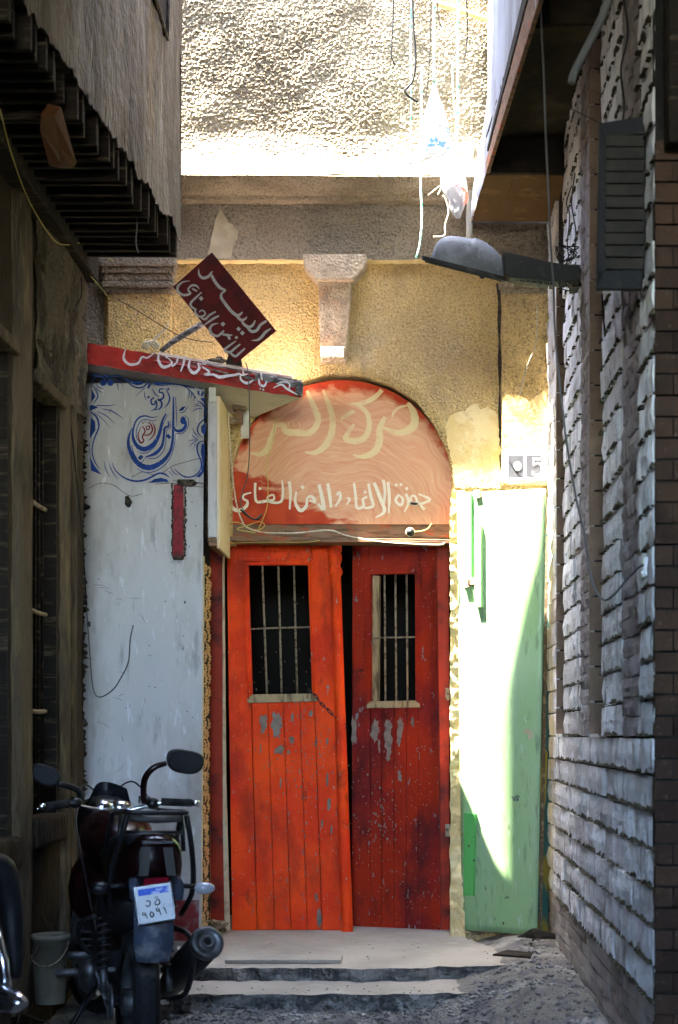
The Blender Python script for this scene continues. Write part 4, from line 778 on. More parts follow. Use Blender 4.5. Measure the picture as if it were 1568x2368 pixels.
# ---------------------------------------------------------------- tilted sign
SP = plane_from((0, FP/421, CZ+(VY-720)/421), (.04, -1, -.17))
sg = thing('tilted_sign', 'small maroon sign with grey Arabic lettering tilted on a bent pole above the canopy', 'sign', P(480, 808, 434))
obj('panel', MB().prism([onp(x, y, SP) for x, y in ((490,583),(639,765),(545,841),(400,663))], (0, .006, 0)), M_['signred'], sg, bevel=.001)
obj('pole', MB().tube([P(372,812,416), P(400,790,416), P(470,748,419), P(500,728,420)], [.012,.016,.017,.016], 8), M_['fascia_edge'], sg, smooth=True)
obj('bracket', MB().prism([P(522,840,419), P(560,846,419), P(556,824,420), P(530,815,420)], (0, .03, 0)), M_['blackiron'], sg)
Q = Paint(conv(620, 920, 3.7333), SP, .0015)
for pts, ws in (([(420,265),(428,345),(478,392),(548,375),(585,335),(608,298)], [8,30,40,40,32,14]), ([(595,350),(650,450),(720,530),(788,562),(742,600),(732,660),(790,750),(870,850),(950,908),(1000,885),(1025,858)], [38,42,42,22,30,38,42,44,44,30,12]), ([(950,920),(1000,968),(1055,960),(1085,925)], [34,38,28,12]), ([(1010,975),(1045,1030),(1110,1068),(1165,1040),(1200,975)], [30,36,42,34,12]), ([(1095,1075),(1150,1128),(1220,1112),(1270,1040),(1335,995),(1360,990)], [34,40,40,38,34,16]), ([(1415,1088),(1340,1138),(1290,1200),(1230,1245),(1145,1252)], [16,38,40,30,4]), ([(305,432),(200,450),(130,520),(145,590),(220,628),(305,605),(275,550),(325,495),(390,500),(430,545)], [6,24,38,38,34,30,20,28,28,6]), ([(330,535),(370,560),(402,572)], [18,26,14]), ([(462,588),(385,660),(310,740),(330,795),(385,825)], [14,28,32,28,20]), ([(385,820),(372,865),(430,925),(500,905),(505,860),(460,838),(425,865)], [20,28,30,26,22,22,12]), ([(440,920),(505,962),(570,905),(655,855)], [22,32,32,20]), ([(475,1058),(560,995),(640,942),(702,912)], [6,32,32,18]), ([(695,1015),(615,1035),(575,1095),(605,1165),(680,1190),(735,1150),(770,1115)], [5,28,38,38,34,30,18]), ([(725,1160),(800,1175),(885,1180)], [22,36,10]), ([(830,1190),(850,1240)], [44,34]), ([(935,1260),(860,1312),(775,1385),(850,1412),(925,1355),(995,1302)], [12,28,34,34,30,18]), ([(850,1415),(920,1470),(985,1425),(1058,1360)], [30,34,32,18])): Q.stroke(pts, ws)
Q.dia(455,675,34).dia(755,1027,34).dia(970,1095,32).dia(1022,1150,34).dia(940,1212,26)
obj('lettering', Q.mb, M_['lettergrey'], sg)
rgm = MB()
for i in range(9): rgm.tube([P(R.uniform(328,372), R.uniform(798,808), 414), P(R.uniform(330,375), R.uniform(785,800), 414), P(R.uniform(322,372), R.uniform(790,806), 414)], R.uniform(.004,.010), 6, smooth=3)
rgm.tube([P(350,800,414), P(362,780,414), P(378,765,414), P(391,748,414)], [.008,.007,.006,.003], 7, smooth=3)
tag(obj('rag_bundle', rgm, M_['rope_white'], smooth=True), 'knotted pale rag and cord lying on the canopy left of the sign pole', 'rag')
tag(obj('rubble_lump', MB().blob(P(500,834,414), (.06,.03,.018), 9, 6, .35), M_['hole']), 'dark crumbled lump on the canopy edge just left of the tilted sign corner', 'debris')

# ================================================================ LEFT BUILDING
lb = thing('left_building', 'old stained building along the left side with barred windows and overhanging upper floor', 'building', (-1.9, 6, 0))
LX = -1.76
def lwall(u, v):
    y = 4.2+3.42*u; z = 4.0*v; q = Vector((1, y, z)); return (LX + .012*mn.noise(q*1.6)+.007*mn.noise(q*6)+.003*mn.noise(q*19), y, z)
wins = [(6.55, 7.05, 1.06, 3.08), (5.35, 6.20, 1.0, 3.12)]
def cutgrid(fn, nu, nv, holes):
    mb = MB(); mb.grid(fn, nu, nv); keep = []
    for f in mb.f:
        cx = sum(mb.v[i][1] for i in f)/4; cz = sum(mb.v[i][2] for i in f)/4
        if not any(a < cx < b and c < cz < d for a, b, c, d in holes): keep.append(f)
    mb.f = keep; return mb
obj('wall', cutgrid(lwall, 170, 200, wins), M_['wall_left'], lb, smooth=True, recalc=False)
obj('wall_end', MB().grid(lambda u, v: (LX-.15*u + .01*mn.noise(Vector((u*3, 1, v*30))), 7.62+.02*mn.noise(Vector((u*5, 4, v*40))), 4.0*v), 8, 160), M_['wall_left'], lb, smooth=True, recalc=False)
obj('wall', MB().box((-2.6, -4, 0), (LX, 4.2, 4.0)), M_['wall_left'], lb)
obj('inner_mass', MB().box((-2.6, 4.2, 0), (-2.05, 7.3, 4.0)).box((-2.6, 7.3, 0), (-1.90, FY, 5.7)).box((-2.6, 4.2, 4.01), (-1.85, 7.30, 8.9)).box((-3.4, 3, 4.01), (-2.6, 7.30, 8.9)).box((-2.6, -4, 4.01), (-1.85, 4.2, 8.9)), M_['wall_left'], lb)  # unseen upper boxes, height and width shaped to shade the green door
for k, (a, b, c, d) in enumerate(wins):
    g_ = obj('window', MB().box((LX-.16, a, c), (LX-.15, b, d)), M_['dark'], lb)
    obj('frame', MB().box((LX-.13, a, c), (LX+.004, a+.03, d)).box((LX-.13, b-.03, c), (LX+.004, b, d)), M_['wood_dark'], g_, local=False)
    n = 7
    for i in range(n):
        y = a+.05+(b-a-.1)*i/(n-1); inst('bar', MB().tube([(LX-.06, y, c), (LX-.06, y, d)], .009, 6).mesh('bar', M_['wood_dark'], True), g_)
    for z in (1.57, 2.05, 2.57):
        o = inst('cross_band', MB().tube([(LX-.05, a+.01, z+.01), (LX-.045, (a+b)/2, z-.01), (LX-.05, b-.01, z-.005)], .012, 6, smooth=4).mesh('cross_band', M_['iron'], True), g_)
    obj('window_head', MB().box((LX-.12, a-.04, d), (LX+.045, b+.04, d+.06)), M_['trim_left'], lb, bevel=.012)
    obj('window_sill', MB().box((LX-.12, a-.05, c-.14), (LX+.05, b+.05, c)), M_['wall_left'], lb, bevel=.02)
def trimf(y0, y1, z0, z1, e): return lambda u, v: (LX+e*math.sin(math.pi*min(1, max(0, u)))**.3+.006*mn.noise(Vector((u*3, v*30, y0))), y0+(y1-y0)*u+.012*mn.noise(Vector((7, v*22, y0))), z0+(z1-z0)*v)
obj('trim', MB().grid(trimf(7.10, 7.24, .2, 3.15, .035), 8, 90), M_['trim_left'], lb, smooth=True, recalc=False)
obj('trim', MB().grid(trimf(6.24, 6.50, .2, 3.93, .045), 10, 90), M_['trim_left'], lb, smooth=True, recalc=False)
obj('trim', MB().grid(trimf(7.34, 7.42, .1, 3.5, .02), 6, 90), M_['trim_left'], lb, smooth=True, recalc=False)
obj('wall_beam', MB().bar((LX+.05, 3.0, 3.93), (LX+.05, 7.55, 3.93), .10, .14), M_['wood_dark'], lb, bevel=.01)
def corb(u, v):                                           # crumbling corner bracket under the overhang
    z = 3.15+.76*v; q = Vector((u*3, 2, z*8)); return (LX+.012+.05*v*v*math.sin(u*math.pi) + .018*mn.noise(q)+.008*mn.noise(q*4), 6.62+1.03*u+.05*mn.noise(Vector((3, 2, z*7)))*(u > .9)-.04*(u < .05)*mn.noise(Vector((6, 2, z*9))), z+.02*mn.noise(q*2))
obj('corner_bracket', MB().grid(corb, 40, 50), M_['lit_corner_plaster'], lb, smooth=True, recalc=False)
# overhanging floor: ragged plaster wall over a row of joists
def ex(y): return -1.186 - (7.34-y)/(7.34-5.15)*.159
ov = MB()
def ovw(u, v):
    y = 3.2+4.14*u; z0 = 4.030 + .050*mn.noise(Vector((y*5, 1, 1))) + .035*mn.noise(Vector((y*19, 1, 1))) + .016*mn.noise(Vector((y*50, 1, 1))); z = z0+(9.8-z0)*v**1.6; q = Vector((4, y, z))
    return (ex(y) + .012*mn.noise(q*Vector((1,5,1.3)).x) + .010*mn.noise(Vector((2, y*11, z*2.2))) + .006*mn.noise(Vector((2, y*30, z*8))), y, z)
ovo = obj('overhang_wall', ov.grid(ovw, 240, 160), M_['plaster_left'], lb, smooth=True, recalc=False)
obj('overhang_end', MB().grid(lambda u, v: (ex(7.34)-(.57)*u, 7.345 + (.004*mn.noise(Vector((u*9, 1, v*40))) if u < 1 else 0), 4.05+5.75*v), 12, 80), M_['plaster_left'], lb, recalc=False)
obj('overhang_mass', MB().box((-1.86, -4, 4.12), (-1.40, 3.2, 9.8)).box((-1.84, 3.2, 4.075), (-1.36, 7.33, 9.8)), M_['plaster_left'], lb)
for i in range(5):
    xa = lambda y, t: (LX-.03)*(1-t)+(ex(y)-.012)*t
    t0, t1 = i/5, (i+1)/5-.012
    obj('ceiling_board', MB().prism([Vector((xa(3.2, t0), 3.2, 4.048)), Vector((xa(3.2, t1), 3.2, 4.048)), Vector((xa(7.32, t1), 7.32, 4.048)), Vector((xa(7.32, t0), 7.32, 4.048))], (0, 0, .02)), M_['wood_dark'], lb)
for i in range(30):
    y = 7.30-.092*i-R.uniform(-.01, .01); e = ex(y)-.012-R.uniform(0, .03); dz = R.uniform(-.012, .012)
    obj('joist', MB().box((LX-.02, y-.030, 3.915+dz), (e, y, 4.042)), M_['wood_dark'], lb, bevel=.004)
obj('timber_bracket', MB().prism([P(94,262,612), P(110,238,610), P(149,370,582), P(140,384,580), P(112,384,582), P(90,300,604)], (.04, .05, .01)), M_['wood_orange'], lb, bevel=.006)
wo = obj('upper_window', MB().prism([onp(x, y, plane_from((ex(7.0)+.012, 7.0, 5), (1, -.07, 0))) for x, y in ((372,-60),(390,-60),(390,78),(386,84),(358,-10))], (-.02, 0, 0)), M_['wood_dark'], lb)
obj('window_trim', MB().tube([onp(x, y, plane_from((ex(7.0)+.02, 7.0, 5), (1, -.07, 0))) for x, y in ((356,-20),(388,92),(391,-60))], .008, 5), M_['plaster_left'], wo)
for pts, r, m, lb_ in (([(40,-40,600),(44,60,600),(38,110,600),(48,150,600),(38,205,600),(50,190,600),(46,120,600)], .006, 'rope_white', 'knotted cord hanging under the left overhang in the top left corner'),
                       ([(158,150,575),(156,200,575),(160,258,575)], .010, 'rope_white', 'short twisted pale cord hanging from the ragged plaster edge'),
                       ([(322,428,480),(316,455,480),(317,520,480),(314,560,480),(320,585,480)], .004, 'wire_grey', 'thin grey string with frayed end hanging from the overhang joists'),
                       ([(0,252,640),(28,360,600),(70,470,560),(125,555,500),(160,566,470),(205,562,455),(262,604,440)], .0022, 'wire_yellow', 'thin yellow flex sagging along the underside of the left overhang'),
                       ([(195,606,440),(240,668,436),(320,720,430),(420,778,428),(492,792,425)], .0026, 'wire_black', 'black cable drooping from the left building to the tilted sign'),
                       ([(180,604,440),(235,668,440),(300,750,444),(338,802,446)], .0018, 'wire_yellow', 'thin yellow flex running from the overhang down to the canopy top'),
                       ([(188,640,446),(186,690,446),(155,745,452),(152,860,452),(170,1040,446),(190,1240,436),(200,1400,425)], .004, 'wire_black', 'dark wire running down the corner of the left building')):
    tag(obj('wire' if 'cord' not in lb_ and 'string' not in lb_ else 'cord', MB().tube([P(*q) for q in pts], r, 6, smooth=5), M_[m], smooth=True), lb_, 'wire' if 'cord' not in lb_ and 'string' not in lb_ else 'cord')

# ================================================================ RIGHT BUILDING
rb_ = thing('right_building', 'block and brick building along the right side with recessed slots and overhanging floor', 'building', (1.0, 6, 0))
RX = .81
def YS(x): return FP/((x-VX)/RX)
Y_A1, Y_A0 = FY+.05, YS(1286.5)          # lit far strip
Y_r1 = YS(1303); Y_c1 = YS(1342); Y_f1 = YS(1363.5); Y_r2 = YS(1391); Y_c2 = YS(1438); Y_f2 = YS(1476); Y_N = YS(1512.5)
ZB0, ZB1, ZTOP = .55, 1.44, 5.4; CH = (ZB1-ZB0)/7
bk = MB()                                                # mortar backing, with the two slots left open
bk.box((RX+.022, Y_N+.01, -.05), (RX+.4, Y_A1, ZB1)).box((RX+.022, Y_A0, ZB1), (RX+.4, Y_A1, 9)).box((RX+.022, Y_f1, ZB1), (RX+.4, Y_r1, 9)).box((RX+.022, Y_N+.01, ZB1), (RX+.4, Y_r2, 9))
bk.box((RX+.062, Y_r1, ZB1), (RX+.4, Y_A0, 9)).box((RX+.062, Y_r2, ZB1), (RX+.4, Y_f1, 9)).box((RX+.014, Y_r1, 3.88), (RX+.4, Y_A0, 9))
obj('mortar_backing', bk, M_['backing'], rb_)
obj('street_side_mass', MB().box((RX+.41, -4, -.1), (2.2, Y_A1+.02, 9)).box((1.35, -4, -.1), (1.40, Y_N, 9)), M_['backing'], rb_)
def block_mesh(L, H, rough, k):
    b = MB(); rr = random.Random(k); n = max(4, int(L/.030)); vs = []
    for j in range(3):
        z = (-H/2, 0, H/2)[j]
        for i in range(n+1):
            y = -L/2+L*i/n; e = (i in (0, n)) or j != 1
            g = 0 if not rough else (.007*(-1)**i*rr.uniform(.1,1) + rr.uniform(-.004, .004) - (.004 if j != 1 else 0))
            vs.append((-.0 + (.006 if i in (0, n) else 0) - g*1, y, z + (rr.uniform(-.003, .003) if j != 1 else 0)))
    m0 = len(vs)
    for (y, z) in ((-L/2, -H/2), (L/2, -H/2), (L/2, H/2), (-L/2, H/2)): vs.append((.05, y, z))
    fs = [(j*(n+1)+i, j*(n+1)+i+1, (j+1)*(n+1)+i+1, (j+1)*(n+1)+i) for j in range(2) for i in range(n)]
    fs += [tuple(reversed(range(n+1))) + (m0, m0+1), tuple(range(2*(n+1), 3*(n+1))) + (m0+2, m0+3), (0, n+1, 2*(n+1), m0+3, m0), (n, m0+1, m0+2, 3*(n+1)-1, 2*(n+1)-1)]
    b.add(vs, fs); return b
cache = {}
def put(name, y0, y1, z0, z1, m, rough, jitter=.006, gap=.005, parent=None, mb=None):
    L = round(y1-y0-gap, 3); H = round(z1-z0-gap, 3); key = (name, L, H, R.randrange(4))
    M = Matrix.Translation((RX+R.uniform(-jitter, jitter*.5), (y0+y1)/2, (z0+z1)/2)) @ Matrix.Rotation(R.uniform(-.012, .012), 4, 'Z') @ Matrix.Rotation(R.uniform(-.006, .006), 4, 'X')
    if key not in cache: cache[key] = block_mesh(L, H, rough, hash(key) % 99991 if False else sum(ord(c) for c in str(key)))
    if mb is not None: mb.add([M @ Vector(v) for v in cache[key].v], cache[key].f); return
    mk = ('m',)+key
    if mk not in cache: cache[mk] = cache[key].mesh(name, M_[m])
    inst(name, cache[mk], rb_, M)
rest = MB(); oz = MB(); nblk = 0
def ooze(y0, y1, z, amt=1.0):                             # ragged mortar squeezed out of a bed joint
    y = y0
    while y < y1:
        w_ = R.uniform(.022, .050); h = R.uniform(.006, .026)*amt; d = R.uniform(.004, .010)*amt
        if R.random() < .62:
            z_ = z+.005; oz.add([(RX+.012, y, z_), (RX-d-.004, y+w_*.1, z_), (RX-d-.004, y+w_*.9, z_), (RX+.012, y+w_, z_), (RX-.006, y+w_*R.uniform(.1,.5), z+h+.004), (RX-.006, y+w_*R.uniform(.5,.9), z+h*R.uniform(.5,1)+.004), (RX-d-.006, y+w_*.5, z+h*.5)],
                   [(0,1,2,3), (1,6,2), (1,4,6), (6,5,2), (4,5,6), (0,4,1), (3,2,5)])
        y += w_*R.uniform(.75, 1.1)
for r in range(7):                                       # the long courses below the slots
    z = ZB0+CH*r; y = Y_N-.02*(r % 2); off = (.0, .14)[r % 2]; ys = [Y_N]
    yy = Y_N+.46-off*1.8
    while yy < Y_A1-.08: ys.append(yy+R.uniform(-.02, .02)); yy += .50
    ys.append(Y_A1)
    for a, b in zip(ys, ys[1:]): put('block', a, b, z, z+CH, 'block', 1, .010, .012)
    ooze(Y_N, Y_A0, z, 1.0 if r < 6 else .8)
z = ZB1; r = 0
while z < 4.55:                                           # piers of blocks between the slots
    for (a, b, n, sh, am) in ((Y_A0, Y_A1, 1, .5, 0), (Y_c1, Y_r1, 2, 0, .5), (Y_c2, Y_r2, 1, .3, .8), (Y_N, Y_f2, 1, .6, .9)):
        zz = z+CH*sh*.0; w_ = (b-a)/n; s0 = (r % 2)*w_*.3 if n > 1 else 0
        cuts = [a]+[a+w_*i+s0-w_*.15 for i in range(1, n)]+[b]
        for c, d in zip(cuts, cuts[1:]):
            if nblk < 260: put('block', c, d, zz, zz+CH, 'block', 1, .009, .010)
            else: put('block', c, d, zz, zz+CH, 'block', 1, .009, .010, mb=rest)
        if am: ooze(a, b, zz, am)
    z += CH; r += 1
SH = .0735; z = ZB1; r = 0; rest2 = MB()
while z < 4.6:
    for (a, b, n) in ((Y_f1, Y_c1, 2), (Y_f2, Y_c2, 2)):
        w_ = (b-a)/n; c = a+w_+(.25*w_ if r % 2 else -.25*w_)
        put('small_brick', a, c, z, z+SH, 'sblock', 1, .004, .005); put('small_brick', c, b, z, z+SH, 'sblock', 1, .004, .005)
    z += SH; r += 1
for (y, x1, lo, hi) in ((Y_A0-.006, RX+.066, ZB1, 3.88), (Y_f1-.006, RX+.066, ZB1, 4.6)):   # reveals of the slots face the street
    z = lo; me = MB().box((0, 0, .003), (x1-RX-.003, .03, .152)).mesh('reveal_brick', M_['reveal'])
    while z < hi: inst('reveal_brick', me, rb_, Matrix.Translation((RX+.001+R.uniform(-.001, .001), y, z))); z += .158
obj('slot_sill', MB().box((RX-.004, Y_r1, ZB1-.004), (RX+.07, Y_A0-.01, ZB1+.012)), M_['block'], rb_)
obj('slot_sill', MB().box((RX-.004, Y_r2, ZB1-.004), (RX+.07, Y_f1-.01, ZB1+.012)), M_['block'], rb_)
bh = .062; cnt = 0; z = ZB0-bh; r = 0                       # smooth courses down to the ground
while z > -.03:
    ys = [Y_N]; yy = Y_N+.36-(.17 if r % 2 else 0)
    while yy < Y_A1-.06: ys.append(yy); yy += .36
    ys.append(Y_A1)
    for a, b in zip(ys, ys[1:]): put('brick', a, b, z, z+bh, 'basebrick', 0, .003, .009); cnt += 1
    z -= bh; r += 1
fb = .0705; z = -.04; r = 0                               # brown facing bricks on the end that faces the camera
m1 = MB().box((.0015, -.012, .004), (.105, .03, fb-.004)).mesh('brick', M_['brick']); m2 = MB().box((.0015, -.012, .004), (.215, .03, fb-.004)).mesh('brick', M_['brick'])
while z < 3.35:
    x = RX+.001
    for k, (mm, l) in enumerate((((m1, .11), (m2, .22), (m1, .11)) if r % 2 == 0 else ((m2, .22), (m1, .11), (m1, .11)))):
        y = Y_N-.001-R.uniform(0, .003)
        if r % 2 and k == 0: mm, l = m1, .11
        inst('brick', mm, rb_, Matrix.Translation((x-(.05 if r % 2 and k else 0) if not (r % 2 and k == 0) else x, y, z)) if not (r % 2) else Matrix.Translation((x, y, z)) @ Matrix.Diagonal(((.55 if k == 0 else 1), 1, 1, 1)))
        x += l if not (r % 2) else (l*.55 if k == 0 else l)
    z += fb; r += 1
obj('corner_mortar', MB().box((RX+.004, Y_N, -.05), (RX+.55, Y_N+.05, 9)), M_['backing'], rb_)
if rest.v: obj('block_courses', rest, M_['block'], rb_)['kind'] = 'stuff'
o = obj('oozed_mortar', oz, M_['mortar'], rb_, recalc=False); o['kind'] = 'stuff'
# dark post and beam in the upper right corner
obj('corner_post', MB().box((RX+.03, Y_N-.10, 3.37), (RX+.35, Y_N-.002, 8)), M_['wood_dark'], rb_, bevel=.01)
# overhanging upper floor, stepped underside
def ox(y): return .353+(8.12-y)/(8.12-5.75)*.161
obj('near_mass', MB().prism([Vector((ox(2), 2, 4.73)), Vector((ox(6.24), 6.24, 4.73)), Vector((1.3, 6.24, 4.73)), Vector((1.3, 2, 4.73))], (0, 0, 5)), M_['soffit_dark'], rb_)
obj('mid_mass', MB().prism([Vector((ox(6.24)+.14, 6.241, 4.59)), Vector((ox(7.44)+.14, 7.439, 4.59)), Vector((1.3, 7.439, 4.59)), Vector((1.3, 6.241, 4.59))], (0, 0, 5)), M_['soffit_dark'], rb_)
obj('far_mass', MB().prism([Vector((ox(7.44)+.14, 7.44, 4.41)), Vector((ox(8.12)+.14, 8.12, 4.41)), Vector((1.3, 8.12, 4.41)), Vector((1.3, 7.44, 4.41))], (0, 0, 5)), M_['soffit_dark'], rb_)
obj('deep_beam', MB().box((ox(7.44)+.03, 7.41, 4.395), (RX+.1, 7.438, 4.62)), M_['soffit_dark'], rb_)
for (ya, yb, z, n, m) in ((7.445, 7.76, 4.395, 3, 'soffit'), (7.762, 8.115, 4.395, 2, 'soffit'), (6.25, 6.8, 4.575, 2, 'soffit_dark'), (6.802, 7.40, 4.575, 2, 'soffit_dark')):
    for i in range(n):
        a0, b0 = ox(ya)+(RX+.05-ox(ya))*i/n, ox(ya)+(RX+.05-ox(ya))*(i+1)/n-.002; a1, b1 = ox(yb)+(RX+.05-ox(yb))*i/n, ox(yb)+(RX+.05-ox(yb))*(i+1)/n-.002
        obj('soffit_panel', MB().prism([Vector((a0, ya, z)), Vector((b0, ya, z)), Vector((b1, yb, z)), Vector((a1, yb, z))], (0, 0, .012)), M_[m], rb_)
def fas3(u, v):
    y = 5.0+3.12*u; z = 4.387+4*v**1.5; lean = .10*sst(4.42, 5.2, z)*sst(6.9, 8.12, y)
    q = Vector((1, y*6, z*1.5)); return (ox(y)+lean+.006*mn.noise(q)+.003*mn.noise(q*5), y, z)
obj('side_fascia', MB().grid(fas3, 120, 60), M_['greymetal'], rb_, smooth=True, recalc=False)
obj('end_fascia', MB().grid(lambda u, v: (lambda z: (ox(8.12)+.10*sst(4.42, 5.2, z)+.5*u, 8.122, z))(4.387+4*v**1.5), 6, 40), M_['greymetal'], rb_, recalc=False)
obj('edge_batten', MB().prism([Vector((ox(5.0)-.004, 5.0, 4.383)), Vector((ox(7.4)-.004, 7.4, 4.383)), Vector((ox(7.4)-.004, 7.4, 4.445)), Vector((ox(5.0)-.004, 5.0, 4.585))], (.02, 0, 0)), M_['lintelwood'], rb_, bevel=.003)
obj('edge_batten', MB().prism([Vector((ox(5.0)-.008, 5.0, 4.595)), Vector((ox(7.3)-.008, 7.3, 4.46)), Vector((ox(7.3)-.008, 7.3, 4.485)), Vector((ox(5.0)-.008, 5.0, 4.73))], (.02, 0, 0)), M_['wood_dark'], rb_, bevel=.003)
obj('upper_mass', MB().box((1.0, -4, 4.7), (2.2, 8.12, 9)).box((.55, -4, 4.7), (1.0, 2.5, 9)), M_['backing'], rb_)

obj('overhead_light_block', MB().box((-2.2, -4.2, 4.75), (1.3, 5.7, 9)), M_['backing'], rb_)  # added unseen mass over the alley, cuts skylight on the near parts
obj('rear_light_block', MB().box((-3, -5.0, -.2), (3, -4.2, 2.7)), M_['backing'], rb_)  # added wall behind the camera, its height limits light from the rear
# louvred shutter leaf standing open across the alley
sh = thing('louvred_shutter', 'dark louvred shutter leaf opened out from the right wall above the slots', 'shutter', P(1440, 660, 678))
HP = front(678)
for nm, pts in (('frame_rail', [(1386,284),(1490,268),(1492,308),(1400,318)]), ('frame_rail', [(1382,625),(1487,622),(1486,668),(1380,668)]), ('frame_stile', [(1386,284),(1402,318),(1402,626),(1380,664)]), ('frame_stile', [(1489,300),(1494,300),(1493,640),(1487,640)])):
    obj(nm, dq(MB(), pts, HP, 0, .03), M_['shutter'], sh, bevel=.004)
obj('back_board', dq(MB(), [(1398,300),(1492,290),(1490,640),(1396,640)], HP, -.03, .01), M_['shutter'], sh)
for i in range(11):
    y = 314+28.4*i; obj('louvre', MB().prism([onp(1402-i*.3, y, HP, .004), onp(1489, y, HP, .004), onp(1489, y+22, HP, -.006), onp(1402-i*.3, y+22, HP, -.006)], (0, .006, 0)), M_['louvre'], sh)
# white switch box and its cable
sb = thing('switch_box', 'small white switch box with cable on the right wall edge', 'switch', P(1500, 1305, 690))
obj('box', MB().box(P(1490,1330,684), P(1509,1288,684)+Vector((0, .04, 0))), M_['switch'], sb, bevel=.004)
obj('gland', MB().prism([P(1482,1324,682), P(1492,1312,682), P(1496,1330,682), P(1488,1334,682)], (0, .03, 0)), M_['switch'], sb, bevel=.002)
CBL = [(1248,-60,560),(1252,60,560),(1258,180,560),(1262,300,560),(1268,440,560),(1273,560,560),(1280,660,560),(1284,780,560),(1296,900,575),(1310,1020,590),(1330,1140,600),(1352,1240,610),(1362,1310,620),(1375,1360,630),(1396,1387,640),(1420,1375,650),(1450,1340,660),(1478,1312,675),(1490,1306,683)]
tag(obj('power_cable', MB().tube([P(*q) for q in CBL], .0045, 8, smooth=5), M_['wire_grey'], smooth=True), 'long grey cable hanging past the street lamp and looping up to the white switch box', 'cable')
for pts, r, m, l in (([(1418,-60,700),(1400,20,700),(1368,90,700),(1332,160,700),(1322,192,700)], .014, 'wire_grey', 'thick blurred grey cable end hanging in the top right corner'),
                     ([(1190,-50,500),(1196,30,500),(1198,120,500),(1194,190,500)], .0025, 'wire_black', 'thin black wire running down the grey fascia of the right overhang'),
                     ([(1180,175,480),(1238,205,500),(1300,240,520),(1400,290,560),(1440,288,600),(1456,270,640)], .002, 'wire_black', 'thin black wire crossing under the right overhang towards the shutter'),
                     ([(1440,-20,640),(1452,80,640),(1436,160,640),(1444,240,640),(1440,280,640)], .004, 'wire_black', 'tangled black cable above the louvred shutter'),
                     ([(1242,700,405),(1240,790,400),(1218,850,396),(1200,920,395),(1184,990,394),(1160,1062,394)], .0035, 'rope_white', 'thin pale cord running slantwise down to the house number tiles'),
                     ([(1392,680,560),(1400,780,560),(1408,880,560),(1404,900,560)], .005, 'wire_black', 'dark frayed cord hanging below the shutter on the block wall')):
    tag(obj('cable' if 'cord' not in l else 'cord', MB().tube([P(*q) for q in pts], r, 7, smooth=5), M_[m], smooth=True), l, 'cable' if 'cord' not in l else 'cord')

# ---------------------------------------------------------------- street lamp
ls = thing('street_lamp', 'weathered grey street lamp head reaching out from the right wall on a black arm', 'street lamp', P(1340, 645, 485))
sL = 485.; TL = P(1075, 618, sL); ax = (P(1172, 640, sL)-P(975, 590, sL)).normalized(); upv = Vector((0, -1, 0)).cross(ax).normalized()
if upv.z < 0: upv = -upv
YV = Vector((0, .95, .31))
def dome(u, v):
    a = math.pi*u; t = -1+2*v; half = .205; x = t*half
    hgt = .150*(1-abs(t)**(6 if t < 0 else 3.2))**.5*(.96+.04*t if t < 0 else 1-.34*t**1.2) if abs(t) < 1 else 0
    hgt *= .96 + .04*math.sin(t*2); wd = .060*(1-abs(t)**3.2)**.5 if abs(t) < 1 else 0
    xx = x*.90 + .014
    return TL + ax*xx + upv*(hgt*math.sin(a)**.85+.004) + YV*(wd*math.cos(a)) 
obj('housing', MB().grid(dome, 24, 40), M_['lamp'], ls, smooth=True)
def rimf(u, v):
    a = 2*math.pi*u; c, s_ = math.cos(a), math.sin(a); k = .207; rr_ = 1
    x = k*math.copysign(abs(c)**.75, c); y = .066*math.copysign(abs(s_)**.75, s_); e = (0, 1, 1, 0)[min(3, int(v*3.01))]; h = (.004, .004, -.016, -.02)[min(3, int(v*3.01))]
    f = (.96, 1.02, 1.0, .9)[min(3, int(v*3.01))]
    return TL + ax*x*f + YV*y*f + upv*h
obj('rim', MB().grid(rimf, 48, 3), M_['lampdark'], ls, smooth=False)
obj('lens', MB().prism([TL + ax*(.19*math.cos(a)) + YV*(.056*math.sin(a)) - upv*.012 for a in [2*math.pi*i/32 for i in range(32)]], -upv*.012), M_['lens'], ls)
obj('clip', MB().prism([P(1106,604,487), P(1119,607,487), P(1117,640,487), P(1105,637,487)], (0, .01, 0)).prism([P(1108,630,488), P(1122,633,488), P(1120,643,488), P(1110,641,488)], (0, .02, 0)), M_['lampdark'], ls, bevel=.002)
obj('arm', MB().prism([P(x, y, sL+8) for x, y in ((1163,582),(1180,583),(1278,606),(1340,614),(1341,650),(1300,652),(1180,641),(1168,632))], (0, .085, 0)), M_['lampdark'], ls, bevel=.006)
obj('wall_bracket', MB().prism([P(x, y, sL+4) for x, y in ((1322,610),(1344,612),(1346,660),(1322,664))], (0, .11, 0)), M_['blackiron'], ls, bevel=.004)
for i in range(7): obj('fin', MB().prism([P(1188+14*i, 642+2.0*i, sL+6), P(1199+14*i, 644+2.0*i, sL+6), P(1199+14*i, 650+1.8*i, sL+6), P(1188+14*i, 648+1.8*i, sL+6)], (0, .06, 0)), M_['lampdark'], ls)
tw = MB(); rt = random.Random(8)
for i in range(9):
    pts = [P(rt.uniform(1290,1330), rt.uniform(590,612), 492)]
    for k in range(4): pts.append(P(rt.uniform(1284,1338), rt.uniform(560,612) if i < 5 else rt.uniform(640,672), 492-k))
    tw.tube(pts, .0028, 5, smooth=5)
tw.tube([P(1316,600,492), P(1312,560,490), P(1318,500,486), P(1310,470,484), P(1322,430,480)], .003, 5, smooth=4).tube([P(1325,600,492), P(1332,540,490), P(1322,470,488), P(1330,400,485)], .003, 5, smooth=4)
tag(obj('wire_tangle', tw, M_['wire_black'], smooth=True), 'tangle of black wires where the street lamp arm meets the wall', 'wires')

